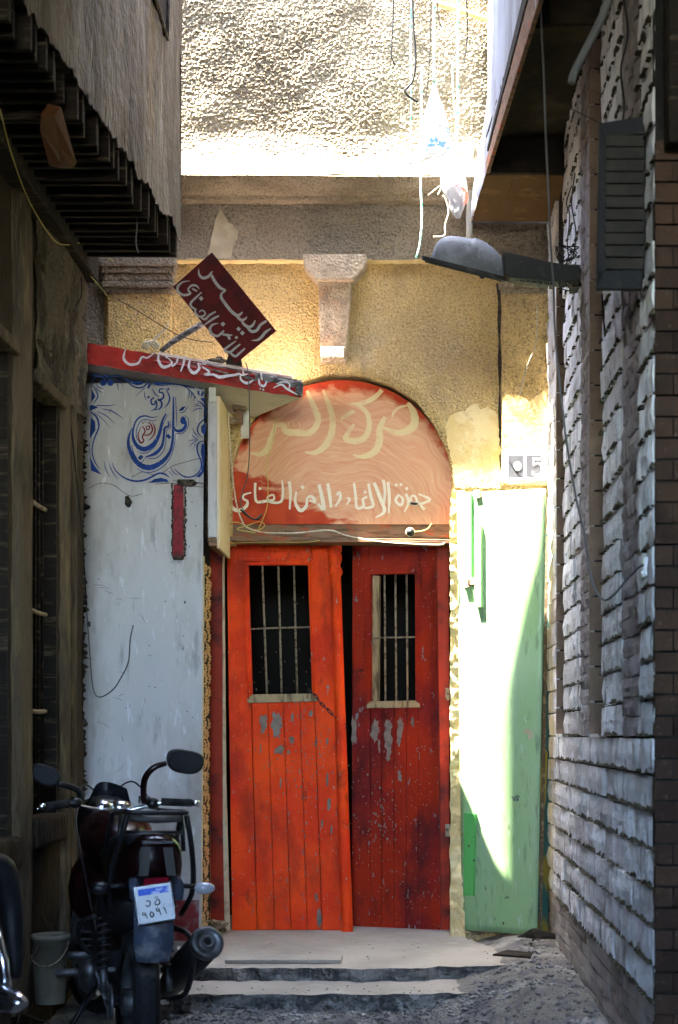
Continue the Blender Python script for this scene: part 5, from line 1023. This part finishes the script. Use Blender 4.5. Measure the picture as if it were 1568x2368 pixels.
# ================================================================ HANGING BAGS AND CORDS
def bag(name, label, outline, s, depth, seed, m='plastic'):
    """outline: (y, xl, xr) rows in the photo; swells out towards the street"""
    t = thing(name, label, 'plastic bag', P((outline[0][1]+outline[0][2])/2, outline[0][0], s)); rows = outline
    def f(u, v):
        k = v*(len(rows)-1); i = min(int(k), len(rows)-2); q = k-i; y = rows[i][0]*(1-q)+rows[i+1][0]*q; xl = rows[i][1]*(1-q)+rows[i+1][1]*q; xr = rows[i][2]*(1-q)+rows[i+1][2]*q
        a = 2*math.pi*u; c = math.cos(a); x = (xl+xr)/2+(xr-xl)/2*c; n_ = mn.noise(Vector((c*3+seed, math.sin(a)*2, y*.06)))
        return P(x, y, s) + Vector((.004*n_, -math.sin(a)*depth*(xr-xl)/80*(.85+.5*n_) + .008*mn.noise(Vector((x*.09, seed, y*.07))), .006*n_))
    obj('bag', MB().grid(f, 36, 34), M_[m], t, smooth=True); return t, f
b1, f1 = bag('plastic_bag', 'large white plastic bag with blue print hanging on a cord against the sunlit wall', [(194,1001,1007),(215,996,1013),(245,988,1024),(280,978,1034),(315,972,1041),(345,968,1044),(362,968,1040),(372,970,1004),(376,975,990)], 408, .06, 3)
FB = plane_from(P(1005, 300, 408)+Vector((0, -.085, 0)), (0, -1, 0))
bb = Paint(conv(1350, 0, 2.0583), FB, 0); 
bb.dot(515,1065,32,12,.8).dot(578,1082,28,12,.8).stroke([(455,1105),(520,1098),(590,1112)], [18,26,10]).stroke([(452,1135),(520,1142),(600,1138),(645,1100)], [22,30,18,8]).stroke([(600,960),(632,985)], [8,10]).stroke([(590,1050),(640,1020)], [6,8]).stroke([(610,990),(636,1010)], [12,8])
bp1 = obj('blue_print', bb.mb, M_['bagblue'], b1)
b2, f2 = bag('plastic_bag', 'smaller crumpled white bag with red print knotted below the large one', [(372,1048,1058),(392,1034,1068),(408,1020,1076),(425,1018,1080),(445,1026,1081),(462,1036,1078),(480,1040,1074),(495,1046,1068),(505,1056,1064)], 412, .055, 9)
FB2 = plane_from(P(1050, 440, 412)+Vector((0, -.06, 0)), (0, -1, 0)); bb = Paint(conv(1350, 0, 2.0583), FB2, 0)
bb.stroke([(725,1420),(752,1455),(762,1510),(745,1545)], [16,26,26,12]).stroke([(672,1402),(690,1408)], [10,8])
obj('red_print', bb.mb, M_['bagred'], b2)
for pts, r, m, l in (([(1005,-60,409),(1004,60,409),(1004,196,409)], .0045, 'rope_green', 'pale cord holding the large white bag'),
    ([(953,-50,405),(950,100,404),(951,230,404),(949,380,402)], .0032, 'rope_green', 'pale green cord hanging just left of the hooked black cable'),
    ([(976,150,406),(974,300,406),(973,420,408),(976,500,410),(972,560,411),(963,597,411)], .0045, 'rope_green', 'long pale green cord whose lower end curls in front of the frieze'),
    ([(1060,-50,405),(1058,120,405),(1059,240,405),(1056,330,405),(1054,355,405)], .0050, 'rope_green', 'green and white cord hanging to the right of the large bag'),
    ([(1046,140,408),(1048,220,408),(1056,290,408),(1053,350,408),(1044,362,408)], .0028, 'rope_green', 'thin green cord knotted beside the right hand cord'),
    ([(1076,-50,404),(1081,60,404),(1076,130,404),(1070,150,404)], .0028, 'wire_black', 'thin dark cord nearest the right overhang'),
    ([(998,-50,404),(994,120,404),(988,200,404),(984,225,404)], .0025, 'wire_black', 'thin dark cord ending at the left shoulder of the large bag'),
    ([(1008,-50,404),(1014,40,404),(1022,62,404)], .0025, 'wire_black', 'short dark cord at the top edge above the large bag'),
    ([(910,-50,410),(909,40,410),(905,120,410),(908,138,410),(914,150,410)], .0038, 'wire_black', 'short black cable with a bent tip, leftmost of the hanging cords'),
    ([(952,-50,412),(956,60,412),(961,140,412),(955,185,412),(942,202,412),(936,210,412),(945,222,412),(966,236,412)], .0050, 'wire_black', 'long black cable hooked back at its lower end'),
    ([(1040,372,410),(1030,400,410),(1018,440,411),(1012,450,411)], .0032, 'rope_green', 'short green cord end dangling left of the small bag'),
    ([(1024,452,412),(1032,465,412),(1038,490,412),(1030,520,412),(1028,545,412),(1002,548,412)], .0040, 'rope_white', 'pale frayed rope end below the small bag'),
    ([(990,452,411),(1018,430,411),(1040,425,411)], .0022, 'rope_white', 'thin pale straw of cord sticking out beside the small bag')):
    tag(obj('cord' if 'cable' not in l.split(' cable')[0][-6:] + '' or True else 'cable', MB().tube([P(*q) for q in pts], r*1.4, 6, smooth=5), M_[m], smooth=True), l, 'cord')
pp = thing('drain_pipe', 'narrow white painted pipe in full sun at the far end of the right overhang', 'pipe', P(1089, 550, 398))
obj('tube', MB().tube([P(1089,335,398), P(1090,420,398), P(1086,470,398), P(1085,560,398)], .020, 10, smooth=3), M_['white_clean'], pp, smooth=True)
obj('clamp', MB().tube([P(1088,425,398), P(1088,433,398)], .024, 10), M_['white_clean'], pp)

# wires and rope round the lintel, bell
rp = [(528,952,402),(530,1000,402),(535,1060,402),(540,1120,400),(548,1170,399),(560,1205,399),(575,1222,400),(620,1232,400),(690,1232,400),(760,1226,400),(800,1238,400),(860,1250,400),(920,1256,400),(1010,1260,400),(1028,1256,398)]
tag(obj('rope', MB().tube([P(*q) for q in rp], .0042, 8, smooth=5), M_['rope_white'], smooth=True), 'pale rope falling from the canopy and strung along the lintel over the red doors', 'rope')
for pts, r, m, l in (([(566,838,436),(574,860,434),(577,940,430),(577,1040,420),(572,1100,412),(560,1140,406),(556,1165,402),(572,1190,400),(590,1200,399),(606,1188,399)], .0032, 'wire_grey', 'grey wire dropping from the tilted sign in front of the arched board'),
    ([(637,962,396),(630,1020,396),(616,1070,396),(620,1120,397),(618,1170,398),(606,1205,399),(598,1222,399)], .0026, 'wire_yellow', 'thin yellow flex hanging down the arched board'),
    ([(530,1212,399),(550,1208,399),(590,1226,399),(612,1216,399),(600,1206,399),(570,1216,399),(548,1224,399),(590,1232,399)], .0026, 'wire_yellow', 'coil of yellow flex on the left end of the lintel'),
    ([(958,1230,397),(975,1228,397),(990,1222,397),(998,1210,397)], .0026, 'wire_yellow', 'short curl of yellow flex beside the round bell'),
    ([(530,1256,398),(600,1254,398),(700,1254,398),(740,1250,398)], .0020, 'wire_yellow', 'yellow flex along the top of the left door leaf'),
    ([(606,1188,398),(598,1200,398),(580,1198,398),(556,1178,399)], .0055, 'wire_black', 'black cable tail looped at the lower left of the arched board')):
    tag(obj('wire', MB().tube([P(*q) for q in pts], r, 6, smooth=5), M_[m], smooth=True), l, 'wire')
bl = thing('door_bell', 'round black bell with pale rim on the right end of the lintel', 'bell', P(949, 1231, 396))
MX = Matrix.Translation(P(949, 1231, 396)) @ Matrix.Rotation(rad(90), 4, 'X')
obj('dome', MB().lathe([(.0, .034), (.012, .030), (.020, .018), (.023, 0)], MX, 20, cap=False), M_['lampdark'], bl, smooth=True)
obj('rim', MB().lathe([(.023, .004), (.029, .004), (.030, -.006), (.023, -.008)], MX, 20, cap=False), M_['iron'], bl, smooth=True)
dbm = MB(); rt = random.Random(3)
for i in range(9): dbm.prism([P(rt.uniform(476,526), rt.uniform(2128,2158), 410+rt.uniform(-4, 4)) for _ in range(4)], (0, .015, .01))
for i in range(6): dbm.tube([P(rt.uniform(474,530), rt.uniform(2128,2160), 410+rt.uniform(-4,4)) for _ in range(3)], .006, 5)
tag(obj('scrap_heap', dbm, M_['debris'], recalc=False), 'small heap of rusty scrap at the foot of the door frame beside the white pier', 'scrap')
tag(obj('broken_board', MB().prism([P(1195,2168,420), P(1228,2150,422), P(1236,2147,422), P(1285,2160,424), P(1285,2172,424), P(1240,2170,424)], (0, .02, 0)), M_['wood_dark'], bevel=.003), 'broken grey board leaning at the foot of the green door and brick wall', 'board')

# ================================================================ MOTORCYCLE (local frame: +Y forward, X right, origin under the rear axle)
TH = rad(19.5)
def wheel(par, c, steer, rname, R0=.25, rt=.052):
    """tyre, rim, spokes and hub about the point c"""
    W = Matrix.Translation(c) @ Matrix.Rotation(steer, 4, 'Z') @ Matrix.Rotation(rad(90), 4, 'Y')
    ty = MB(); n = 60; prof = [(-.9, -.7), (-1.0, 0), (-.85, .55), (-.5, .92), (0, 1.04), (.5, .92), (.85, .55), (1.0, 0), (.9, -.7)]
    vs = []
    for k in range(n):
        a = 2*math.pi*k/n
        for j, (z, r) in enumerate(prof):
            g = -.004 if (2 <= j <= 6 and (k+abs(j-4)) % 3 == 0) else 0
            vs.append(W @ Vector(((R0+rt*r+g)*math.cos(a), (R0+rt*r+g)*math.sin(a), z*rt)))
    m = len(prof); ty.add(vs, [(k*m+j, ((k+1) % n)*m+j, ((k+1) % n)*m+j+1, k*m+j+1) for k in range(n) for j in range(m-1)])
    w_ = obj(rname, ty, M_['rubber'], par, smooth=False, local=True)
    obj('rim', MB().lathe([(R0-.012, -.036), (R0-.030, -.034), (R0-.040, -.01), (R0-.040, .01), (R0-.030, .034), (R0-.012, .036)], W, 48, cap=False), M_['alloy'], w_, smooth=True, local=True)
    for k in range(6):
        a = math.pi/3*k; d1 = Vector((math.cos(a), math.sin(a), 0)); d2 = Vector((math.cos(a+.16), math.sin(a+.16), 0))
        obj('spoke', MB().tube([W @ (d1*.04), W @ (d1*.12), W @ (d2*(R0-.035))], [.020,.014,.017], 6), M_['alloy'], w_, smooth=True, local=True)
    obj('hub', MB().lathe([(.02, -.07), (.055, -.06), (.060, .0), (.055, .06), (.02, .07)], W, 20), M_['alloy'], w_, smooth=True, local=True)
    return w_
mc = thing('motorcycle', 'black and maroon motorcycle with rear rack and white number plate parked by the left wall', 'motorcycle', (-1.135, 5.83, .045), TH)
mc.rotation_euler = (0, rad(2), TH)
V = Vector
wheel(mc, V((0, 0, .30)), 0, 'rear_wheel', .245, .055)
wheel(mc, V((0, 1.33, .295)), rad(20), 'front_wheel', .25, .045)
def mo(name, mb, m, smooth=True, bevel=0): return obj(name, mb, M_[m], mc, smooth=smooth, bevel=bevel, local=True)
mo('swingarm', MB().bar((-.085, .0, .30), (-.075, .48, .36), .025, .05).bar((.085, .0, .30), (.075, .48, .36), .025, .05), 'mblack', False, .004)
mo('axle', MB().tube([(-.13, 0, .30), (.13, 0, .30)], .014, 8), 'chrome')
cn_ = MB()
for i in range(26):
    y = .0+.46*i/26
    for zz in (.345+.02*i/26, .262+.09*i/26): cn_.box((-.118, y, zz-.006), (-.104, y+.011, zz+.006))
mo('chain', cn_, 'chrome', False)
mo('sprocket', MB().lathe([(.02, -.006), (.075, -.006), (.075, .006), (.02, .006)], Matrix.Translation((-.11, 0, .30)) @ Matrix.Rotation(rad(90), 4, 'Y'), 24), 'alloy')
for sx in (-1, 1):
    a = V((sx*.135, .02, .34)); b = V((sx*.125, .16, .68)); d = b-a
    sh_ = mo('shock_absorber', MB().tube([a, a+d*.3, a+d*.31, b], [.016,.016,.012,.012], 10), 'alloy')
    u = d.orthogonal().normalized(); v_ = d.normalized().cross(u); pts = []
    for k in range(8*10+1): t = k/80; pts.append(a + d*(.22+.66*t) + (u*math.cos(k*2*math.pi/10)+v_*math.sin(k*2*math.pi/10))*.028)
    obj('spring', MB().tube(pts, .0065, 6), M_['mblack'], sh_, smooth=True, local=True)
ex_ = mo('exhaust', MB().tube([(.13, .62, .27), (.15, .40, .28), (.185, .28, .315), (.20, .16, .39), (.235, -.24, .575)], [.022,.028,.052,.068,.066], 20), 'mblack')
dm = (V((.235, -.24, .575))-V((.20, .16, .39))).normalized(); e0 = V((.235, -.24, .575)); ME = Matrix.Translation(e0) @ dm.to_track_quat('Z', 'Y').to_matrix().to_4x4()
obj('end_cap', MB().lathe([(.067, -.03), (.071, -.01), (.067, .008), (.054, .016), (.042, .006), (.028, .004), (.026, .020), (.018, .020), (.016, -.03)], ME, 24, cap=False), M_['alloy'], ex_, smooth=True, local=True)
obj('outlet', MB().lathe([(.0, -.018), (.02, -.018)], ME, 16, cap=False), M_['mblack'], ex_, local=True)
obj('heat_shield', MB().bar((.262, -.12, .55), (.23, .14, .43), .008, .05), M_['mblack'], ex_, bevel=.003, local=True)
# tail
def loft(rows, n=16, pw=1.0):
    """rows: (y, half width, z centre, half height, x centre)"""
    mb = MB(); vs = []
    for (y, w_, z, h, x) in rows:
        for k in range(n):
            a = 2*math.pi*k/n; c, s_ = math.cos(a), math.sin(a)
            vs.append((x + w_*math.copysign(abs(c)**pw, c), y, z + h*math.copysign(abs(s_)**pw, s_)))
    m = len(rows); mb.add(vs, [(j*n+k, j*n+(k+1) % n, (j+1)*n+(k+1) % n, (j+1)*n+k) for j in range(m-1) for k in range(n)] + [tuple(range(n)), tuple(range((m-1)*n, m*n))]); return mb
tc = mo('tail_cowl', loft([(-.36, .075, .90, .085, 0), (-.33, .105, .90, .115, 0), (-.20, .13, .88, .125, 0), (.0, .145, .84, .13, 0), (.22, .135, .80, .12, 0), (.42, .10, .76, .08, 0)], 20, .75), 'mred')
for sx in (-.042, .042): obj('stripe', MB().prism([V((sx-.018, -.364, .965)), V((sx+.018, -.364, .965)), V((sx*1.3+.022, -.372, .855)), V((sx*1.3-.012, -.372, .855))], (0, .02, 0)), M_['stripe'], tc, local=True)
obj('cowl_trim', MB().bar((-.06, -.352, .985), (.06, -.352, .985), .02, .012), M_['chrome'], tc, bevel=.003, local=True)
mo('side_panel', loft([(.02, .15, .70, .09, 0), (.25, .155, .66, .13, 0), (.45, .12, .64, .12, 0)], 16, .8), 'mblack')
mo('seat', loft([(-.30, .10, .985, .03, 0), (-.10, .135, .97, .04, 0), (.15, .14, .93, .05, 0), (.35, .13, .88, .05, 0), (.55, .10, .86, .05, 0)], 16, .75), 'mblack')
tk = mo('fuel_tank', loft([(.50, .08, .86, .07, 0), (.60, .13, .90, .12, 0), (.75, .165, .92, .14, 0), (.90, .155, .93, .13, 0), (1.0, .10, .92, .09, 0)], 20, .85), 'mred')
mo('side_fairing', loft([(.72, .19, .66, .15, 0), (.90, .20, .68, .18, 0), (1.06, .16, .72, .15, 0), (1.14, .08, .76, .08, 0)], 16, .8), 'mred')
mo('engine', loft([(.40, .10, .36, .10, 0), (.55, .13, .40, .16, 0), (.80, .13, .45, .18, 0), (.95, .08, .42, .12, 0)], 12, .6), 'mblack', False)
# rack
rk_ = MB(); T = .0095
rk_.tube([(-.145, .05, .93), (-.14, -.06, 1.06), (-.13, -.10, 1.085), (-.12, -.30, 1.10), (-.09, -.345, 1.10), (.09, -.345, 1.10), (.12, -.30, 1.10), (.13, -.10, 1.085), (.14, -.06, 1.06), (.145, .05, .93)], T, 8, smooth=3)
for x in (-.06, 0, .06): rk_.tube([(x, -.345, 1.10), (x, -.08, 1.09)], T*.8, 6)
rk_.tube([(-.13, -.10, 1.085), (.13, -.10, 1.085)], T, 6).tube([(-.12, -.22, 1.015), (.12, -.22, 1.015)], T*.8, 6)
for sx in (-1, 1): rk_.tube([(sx*.115, -.34, 1.09), (sx*.135, -.33, 1.0), (sx*.16, -.28, .88), (sx*.165, -.24, .77), (sx*.14, -.16, .68)], T*1.2, 8, smooth=3).tube([(sx*.12, -.20, 1.09), (sx*.13, -.22, .94)], T, 6)
mo('rear_rack', rk_, 'mblack')
mo('grab_strap', MB().tube([(-.10, -.30, 1.075), (0, -.305, 1.068), (.10, -.30, 1.075)], .013, 8), 'stripe')
tlp = mo('tail_lamp', MB().prism([V((-.048, -.385, .845)), V((.048, -.385, .850)), V((.050, -.385, .815)), V((-.054, -.385, .808))], (0, .05, 0)), 'platered', False, .006)
mo('lamp_housing', loft([(-.36, .085, .82, .055, 0), (-.28, .10, .82, .08, 0), (-.15, .10, .80, .08, 0)], 12, .6), 'mblack')
mo('rear_fender', MB().grid(lambda u, v: V(((u-.5)*(.155-.03*max(0, v-.8)*5*abs(2*u-1)), -.30-.10*math.sin(v*1.9) + .04*abs(2*u-1)**2, .83-.31*v)), 10, 12), 'fender')
MP = Matrix.Translation((-.012, -.425, .755)) @ Matrix.Rotation(rad(-8.5), 4, 'Y') @ Matrix.Rotation(rad(-9), 4, 'X') @ Matrix.Diagonal((.88, .88, .88, 1))
def pbox(name, a, b, m, par, bv=0): return obj(name, MB().box(a, b, MP), M_[m], par, bevel=bv, local=True)
pt = pbox('number_plate', (-.078, 0, -.078), (.078, .004, .078), 'plate', mc, .002)
pbox('plate_frame', (-.083, .002, -.083), (.083, .009, .083), 'chrome', pt)
pbox('blue_band', (-.066, -.0012, .040), (.066, 0, .068), 'bagblue', pt)
class LP(Paint):
    def pt(s, x, y): return MP @ V(((x-840)/5200, -.0008-s.o*.3, (1000-y)/5200*1.0))
lp = LP(ident, DL, .0)
lp.stroke([(650,930),(700,920),(735,960),(720,1030),(650,1045),(640,1000)], [20,26,28,28,26,10]).stroke([(850,960),(850,1030),(920,1040),(955,990),(930,920),(880,930),(890,980)], [24,30,30,30,26,22,10]).dot(865,870,16).dot(905,870,16)
lp.stroke([(560,1160),(530,1200),(560,1235),(600,1200),(575,1165)], [22,26,26,24,14]).stroke([(600,1200),(615,1270),(625,1320)], [24,24,16]).stroke([(735,1170),(700,1240),(735,1300),(780,1250),(745,1180)], [24,32,34,34,20]).stroke([(890,1110),(850,1150),(880,1190),(915,1150),(895,1115)], [24,28,26,24,14]).stroke([(915,1150),(930,1230),(945,1290)], [24,26,16]).stroke([(1020,1110),(1050,1180),(1070,1280)], [22,28,18])
obj('plate_characters', lp.mb, M_['bagblue'] if False else M_['wire_black'], pt, local=True)
for sx in (-1, 1):
    st = mo('indicator', MB().blob((sx*.205, -.30, .80), (.042, .028, .025), 14, 9), 'clearlens' if sx > 0 else 'mblack')
    obj('stalk', MB().tube([(sx*.09, -.28, .81), (sx*.17, -.29, .805)], .010, 8), M_['mblack'], st, smooth=True, local=True)
mo('side_guard', MB().tube([(-.10, .30, .42), (-.20, .26, .50), (-.225, .18, .60), (-.16, .14, .64)], .010, 8, smooth=4), 'mblack')
mo('side_guard', MB().tube([(.10, -.05, .62), (.17, -.20, .60), (.185, -.22, .50), (.17, -.16, .36), (.12, -.06, .32)], .012, 8, smooth=4), 'mblack')
mo('foot_peg', MB().tube([(-.10, .36, .44), (-.25, .33, .45)], .016, 8), 'alloy'); mo('foot_peg', MB().tube([(-.10, .62, .33), (-.27, .60, .33)], .018, 8), 'alloy')
mo('kick_stand', MB().tube([(-.10, .50, .30), (-.26, .46, .03)], .012, 8), 'mblack')
mo('chain_guard', MB().bar((-.112, -.02, .44), (-.108, .44, .40), .03, .02), 'alloy', False, .003)
# front: fork, lamp cowl, screen, bars and mirrors, all about the steering head
st_ = rad(6); MS = Matrix.Translation((0, .93, 0)) @ Matrix.Rotation(st_, 4, 'Z') @ Matrix.Translation((0, -.93, 0))
def ms(v): return MS @ V(v)
for sx in (-1, 1): mo('fork_leg', MB().tube([ms((sx*.09, 1.33, .295)), ms((sx*.09, 1.17, .58)), ms((sx*.09, .96, .98))], [.026,.022,.018], 10), 'alloy')
mo('front_fender', MB().grid(lambda u, v: ms(((u-.5)*.13, 1.32+.335*math.cos(math.pi*(.05+.75*v)), .295+.335*math.sin(math.pi*(.05+.75*v)) - .03*abs(2*u-1)**2)), 8, 20), 'mred')
mo('instrument_cowl', loft([(.98, .10, 1.00, .08, -.01), (1.06, .13, 1.00, .11, -.02), (1.18, .11, .97, .12, -.03), (1.26, .06, .94, .08, -.04)], 16, .8), 'mblack')
mo('wind_screen', MB().grid(lambda u, v: ms(((u-.5)*(.25-.09*v), 1.02+.12*(1-(2*u-1)**2)*1-.03*v, 1.02+.155*v-.03*v*(2*u-1)**2)), 14, 8), 'glassdark')
mo('clocks', MB().blob(ms((-.04, .97, 1.055)), (.055, .045, .04), 12, 8).blob(ms((.045, .97, 1.055)), (.055, .045, .04), 12, 8), 'chrome')
mo('top_yoke', MB().box((-.11, .90, .985), (.11, .99, 1.01), MS), 'alloy', False, .006)
hb = mo('handlebar', MB().tube([ms((-.35, .84, 1.06)), ms((-.22, .88, 1.075)), ms((-.10, .93, 1.05)), ms((0, .94, 1.04)), ms((.10, .93, 1.05)), ms((.22, .88, 1.085)), ms((.38, .84, 1.085))], .011, 10, smooth=3), 'chrome')
for sx in (-1, 1):
    xo = .03 if sx > 0 else 0; zo = .012 if sx > 0 else 0
    g_ = mo('grip', MB().tube([ms((sx*.22, .88, 1.078+zo)), ms((sx*.33+xo, .843, 1.064+zo*2))], .019, 12), 'rubber')
    obj('bar_end', MB().tube([ms((sx*.33+xo, .843, 1.064+zo*2)), ms((sx*.365+xo, .835, 1.062+zo*2))], .016, 10), M_['chrome'], g_, smooth=True, local=True)
    mo('lever', MB().tube([ms((sx*.17, .93, 1.07)), ms((sx*.24, .97, 1.05)), ms((sx*.36, .94, 1.045))], [.010,.008,.007], 8, smooth=3), 'chrome' if sx < 0 else 'mblack')
    mo('switchgear', MB().blob(ms((sx*.185, .90, 1.08)), (.035, .03, .028), 10, 7), 'mblack')
mo('master_cylinder', MB().box((.13, .92, 1.075), (.18, .97, 1.115), MS), 'chrome', False, .006)
def mirror(root, pts, c, rx, rz, tilt):
    m_ = mo('mirror', MB().tube([ms(q) for q in pts], [.014, .016, .016, .013], 8, smooth=4), root)
    E = Matrix.Rotation(tilt, 3, 'Y'); n = 22; ring = []
    def sh(k, f, y): a = 2*math.pi*k/n; cc, s_ = math.cos(a), math.sin(a); return ms(V(c) + E @ V((rx*f*math.copysign(abs(cc)**.7, cc)*(1+.12*s_), y, rz*f*math.copysign(abs(s_)**.8, s_))))
    vs = []
    for f, y in ((.0, -.02), (.92, -.024), (1, -.01), (.9, .02), (.45, .04), (0, .045)): vs += [sh(k, max(f, .001), y) for k in range(n)]
    obj('mirror_shell', MB().add(vs, [(j*n+k, j*n+(k+1) % n, (j+1)*n+(k+1) % n, (j+1)*n+k) for j in range(5) for k in range(n)]), M_['mblack'], m_, smooth=True, local=True)
    obj('mirror_glass', MB().add([sh(k, .86, -.0265) for k in range(n)], [tuple(range(n))]), M_['glassdark'], m_, local=True)
mirror('mred', [(.145, .92, 1.08), (.14, .90, 1.19), (.175, .88, 1.25), (.235, .87, 1.275)], (.322, .86, 1.285), .094, .058, rad(8))
mirror('mblack', [(-.15, .92, 1.07), (-.165, .91, 1.13), (-.22, .90, 1.155), (-.27, .89, 1.165)], (-.335, .88, 1.205), .072, .045, rad(20))

for pts in ([(-.18, .93, 1.09), (-.10, 1.08, 1.16), (0, 1.10, 1.06), (.02, 1.0, .90)], [(.18, .93, 1.10), (.12, 1.07, 1.18), (.02, 1.10, 1.08), (-.04, 1.0, .88)], [(-.16, .92, 1.08), (-.20, .80, .98), (-.18, .60, .70), (-.14, .50, .45)]):
    mo('control_cable', MB().tube([ms(q) for q in pts], .0045, 6, smooth=5), 'mblack')
for i in range(6): mo('cooling_fin', MB().box((-.165, .58, .36+.030*i), (.165, .82, .366+.030*i)), 'alloy', False)
mo('crank_case', MB().lathe([(.0, -.03), (.09, -.03), (.095, 0), (.07, .03), (.0, .035)], Matrix.Translation((-.14, .56, .34)) @ Matrix.Rotation(rad(-90), 4, 'Y'), 20, cap=False), 'alloy')
mo('gear_lever', MB().tube([(-.15, .56, .33), (-.19, .68, .31), (-.23, .74, .34)], .007, 6), 'chrome')
for sx in (-1, 1): mo('plate_bracket', loft([(-.405, .018, .80, .04, sx*.085), (-.30, .02, .82, .04, sx*.085)], 8, .6), 'fender')

# second motorcycle, only its flank shows at the left edge
m2c = thing('parked_motorcycle', 'dark parked motorcycle cut off by the left edge of the picture with chrome silencer', 'motorcycle', (-1.62, 5.05, .05))
def m2o(name, mb, m, **k): return obj(name, mb, M_[m], m2c, smooth=k.get('smooth', True), bevel=k.get('bevel', 0))
m2o('fender', MB().tube([P(-30,1990,650), P(4,2010,645), P(22,2080,640), P(30,2170,640), P(32,2260,640)], [.03,.05,.045,.04,.03], 12, smooth=4), 'mblack')
m2o('tyre', MB().lathe([(.245, -.04), (.285, -.035), (.30, 0), (.285, .035), (.245, .04)], Matrix.Translation((-1.63, 5.05, .34)) @ Matrix.Rotation(rad(90), 4, 'Y') , 40, cap=False), 'rubber')
m2o('rim', MB().lathe([(.235, -.03), (.215, -.01), (.215, .01), (.235, .03)], Matrix.Translation((-1.63, 5.05, .34)) @ Matrix.Rotation(rad(90), 4, 'Y') , 40, cap=False), 'alloy')
m2o('silencer', MB().tube([P(-60,2290,650), P(5,2310,660), P(38,2318,668), P(48,2330,670)], [.05,.045,.04,.03], 14, smooth=3), 'chrome')
m2o('seat', MB().blob((-1.72, 5.15, .80), (.12, .35, .10), 14, 9), 'mblack')
m2o('fork', MB().tube([P(-10,2150,650), P(8,2230,652), P(20,2330,655)], .022, 8), 'chrome')

# bucket
bz = P(116, 2318, 505); bk_ = thing('plastic_bucket', 'dirty cream plastic bucket standing behind the front wheel against the left wall', 'bucket', (bz.x, bz.y, bz.z))
bx, by, bz0 = bz.x, bz.y, bz.z
obj('body', MB().lathe([(.066, 0), (.084, .29), (.090, .29), (.092, .31), (.085, .312), (.08, .29), (.06, .01)], Matrix.Translation((bx, by, bz0)), 28, cap=False), M_['bucket'], bk_, smooth=True)
obj('base', MB().lathe([(.0, .002), (.065, .002)], Matrix.Translation((bx, by, bz0)), 28, cap=False), M_['bucket'], bk_)
obj('handle', MB().tube([(bx+.09*math.cos(a), by-.02-.08*math.sin(a), bz0+.28-.10*math.sin(a)) for a in [math.pi*i/12 for i in range(13)]], .003, 6), M_['iron'], bk_, smooth=True)
for i, (pts, l) in enumerate((([(40,2368,560),(60,2300,545),(70,2230,540),(90,2190,530)], 'thin dry twig leaning at the lower left beside the bucket'), ([(30,2330,560),(70,2350,560),(115,2368,560)], 'dry fallen twig on the ground at the lower left corner'))):
    tag(obj('twig', MB().tube([P(*q) for q in pts], .004, 5, smooth=4), M_['wood_dark'], smooth=True), l, 'twig')
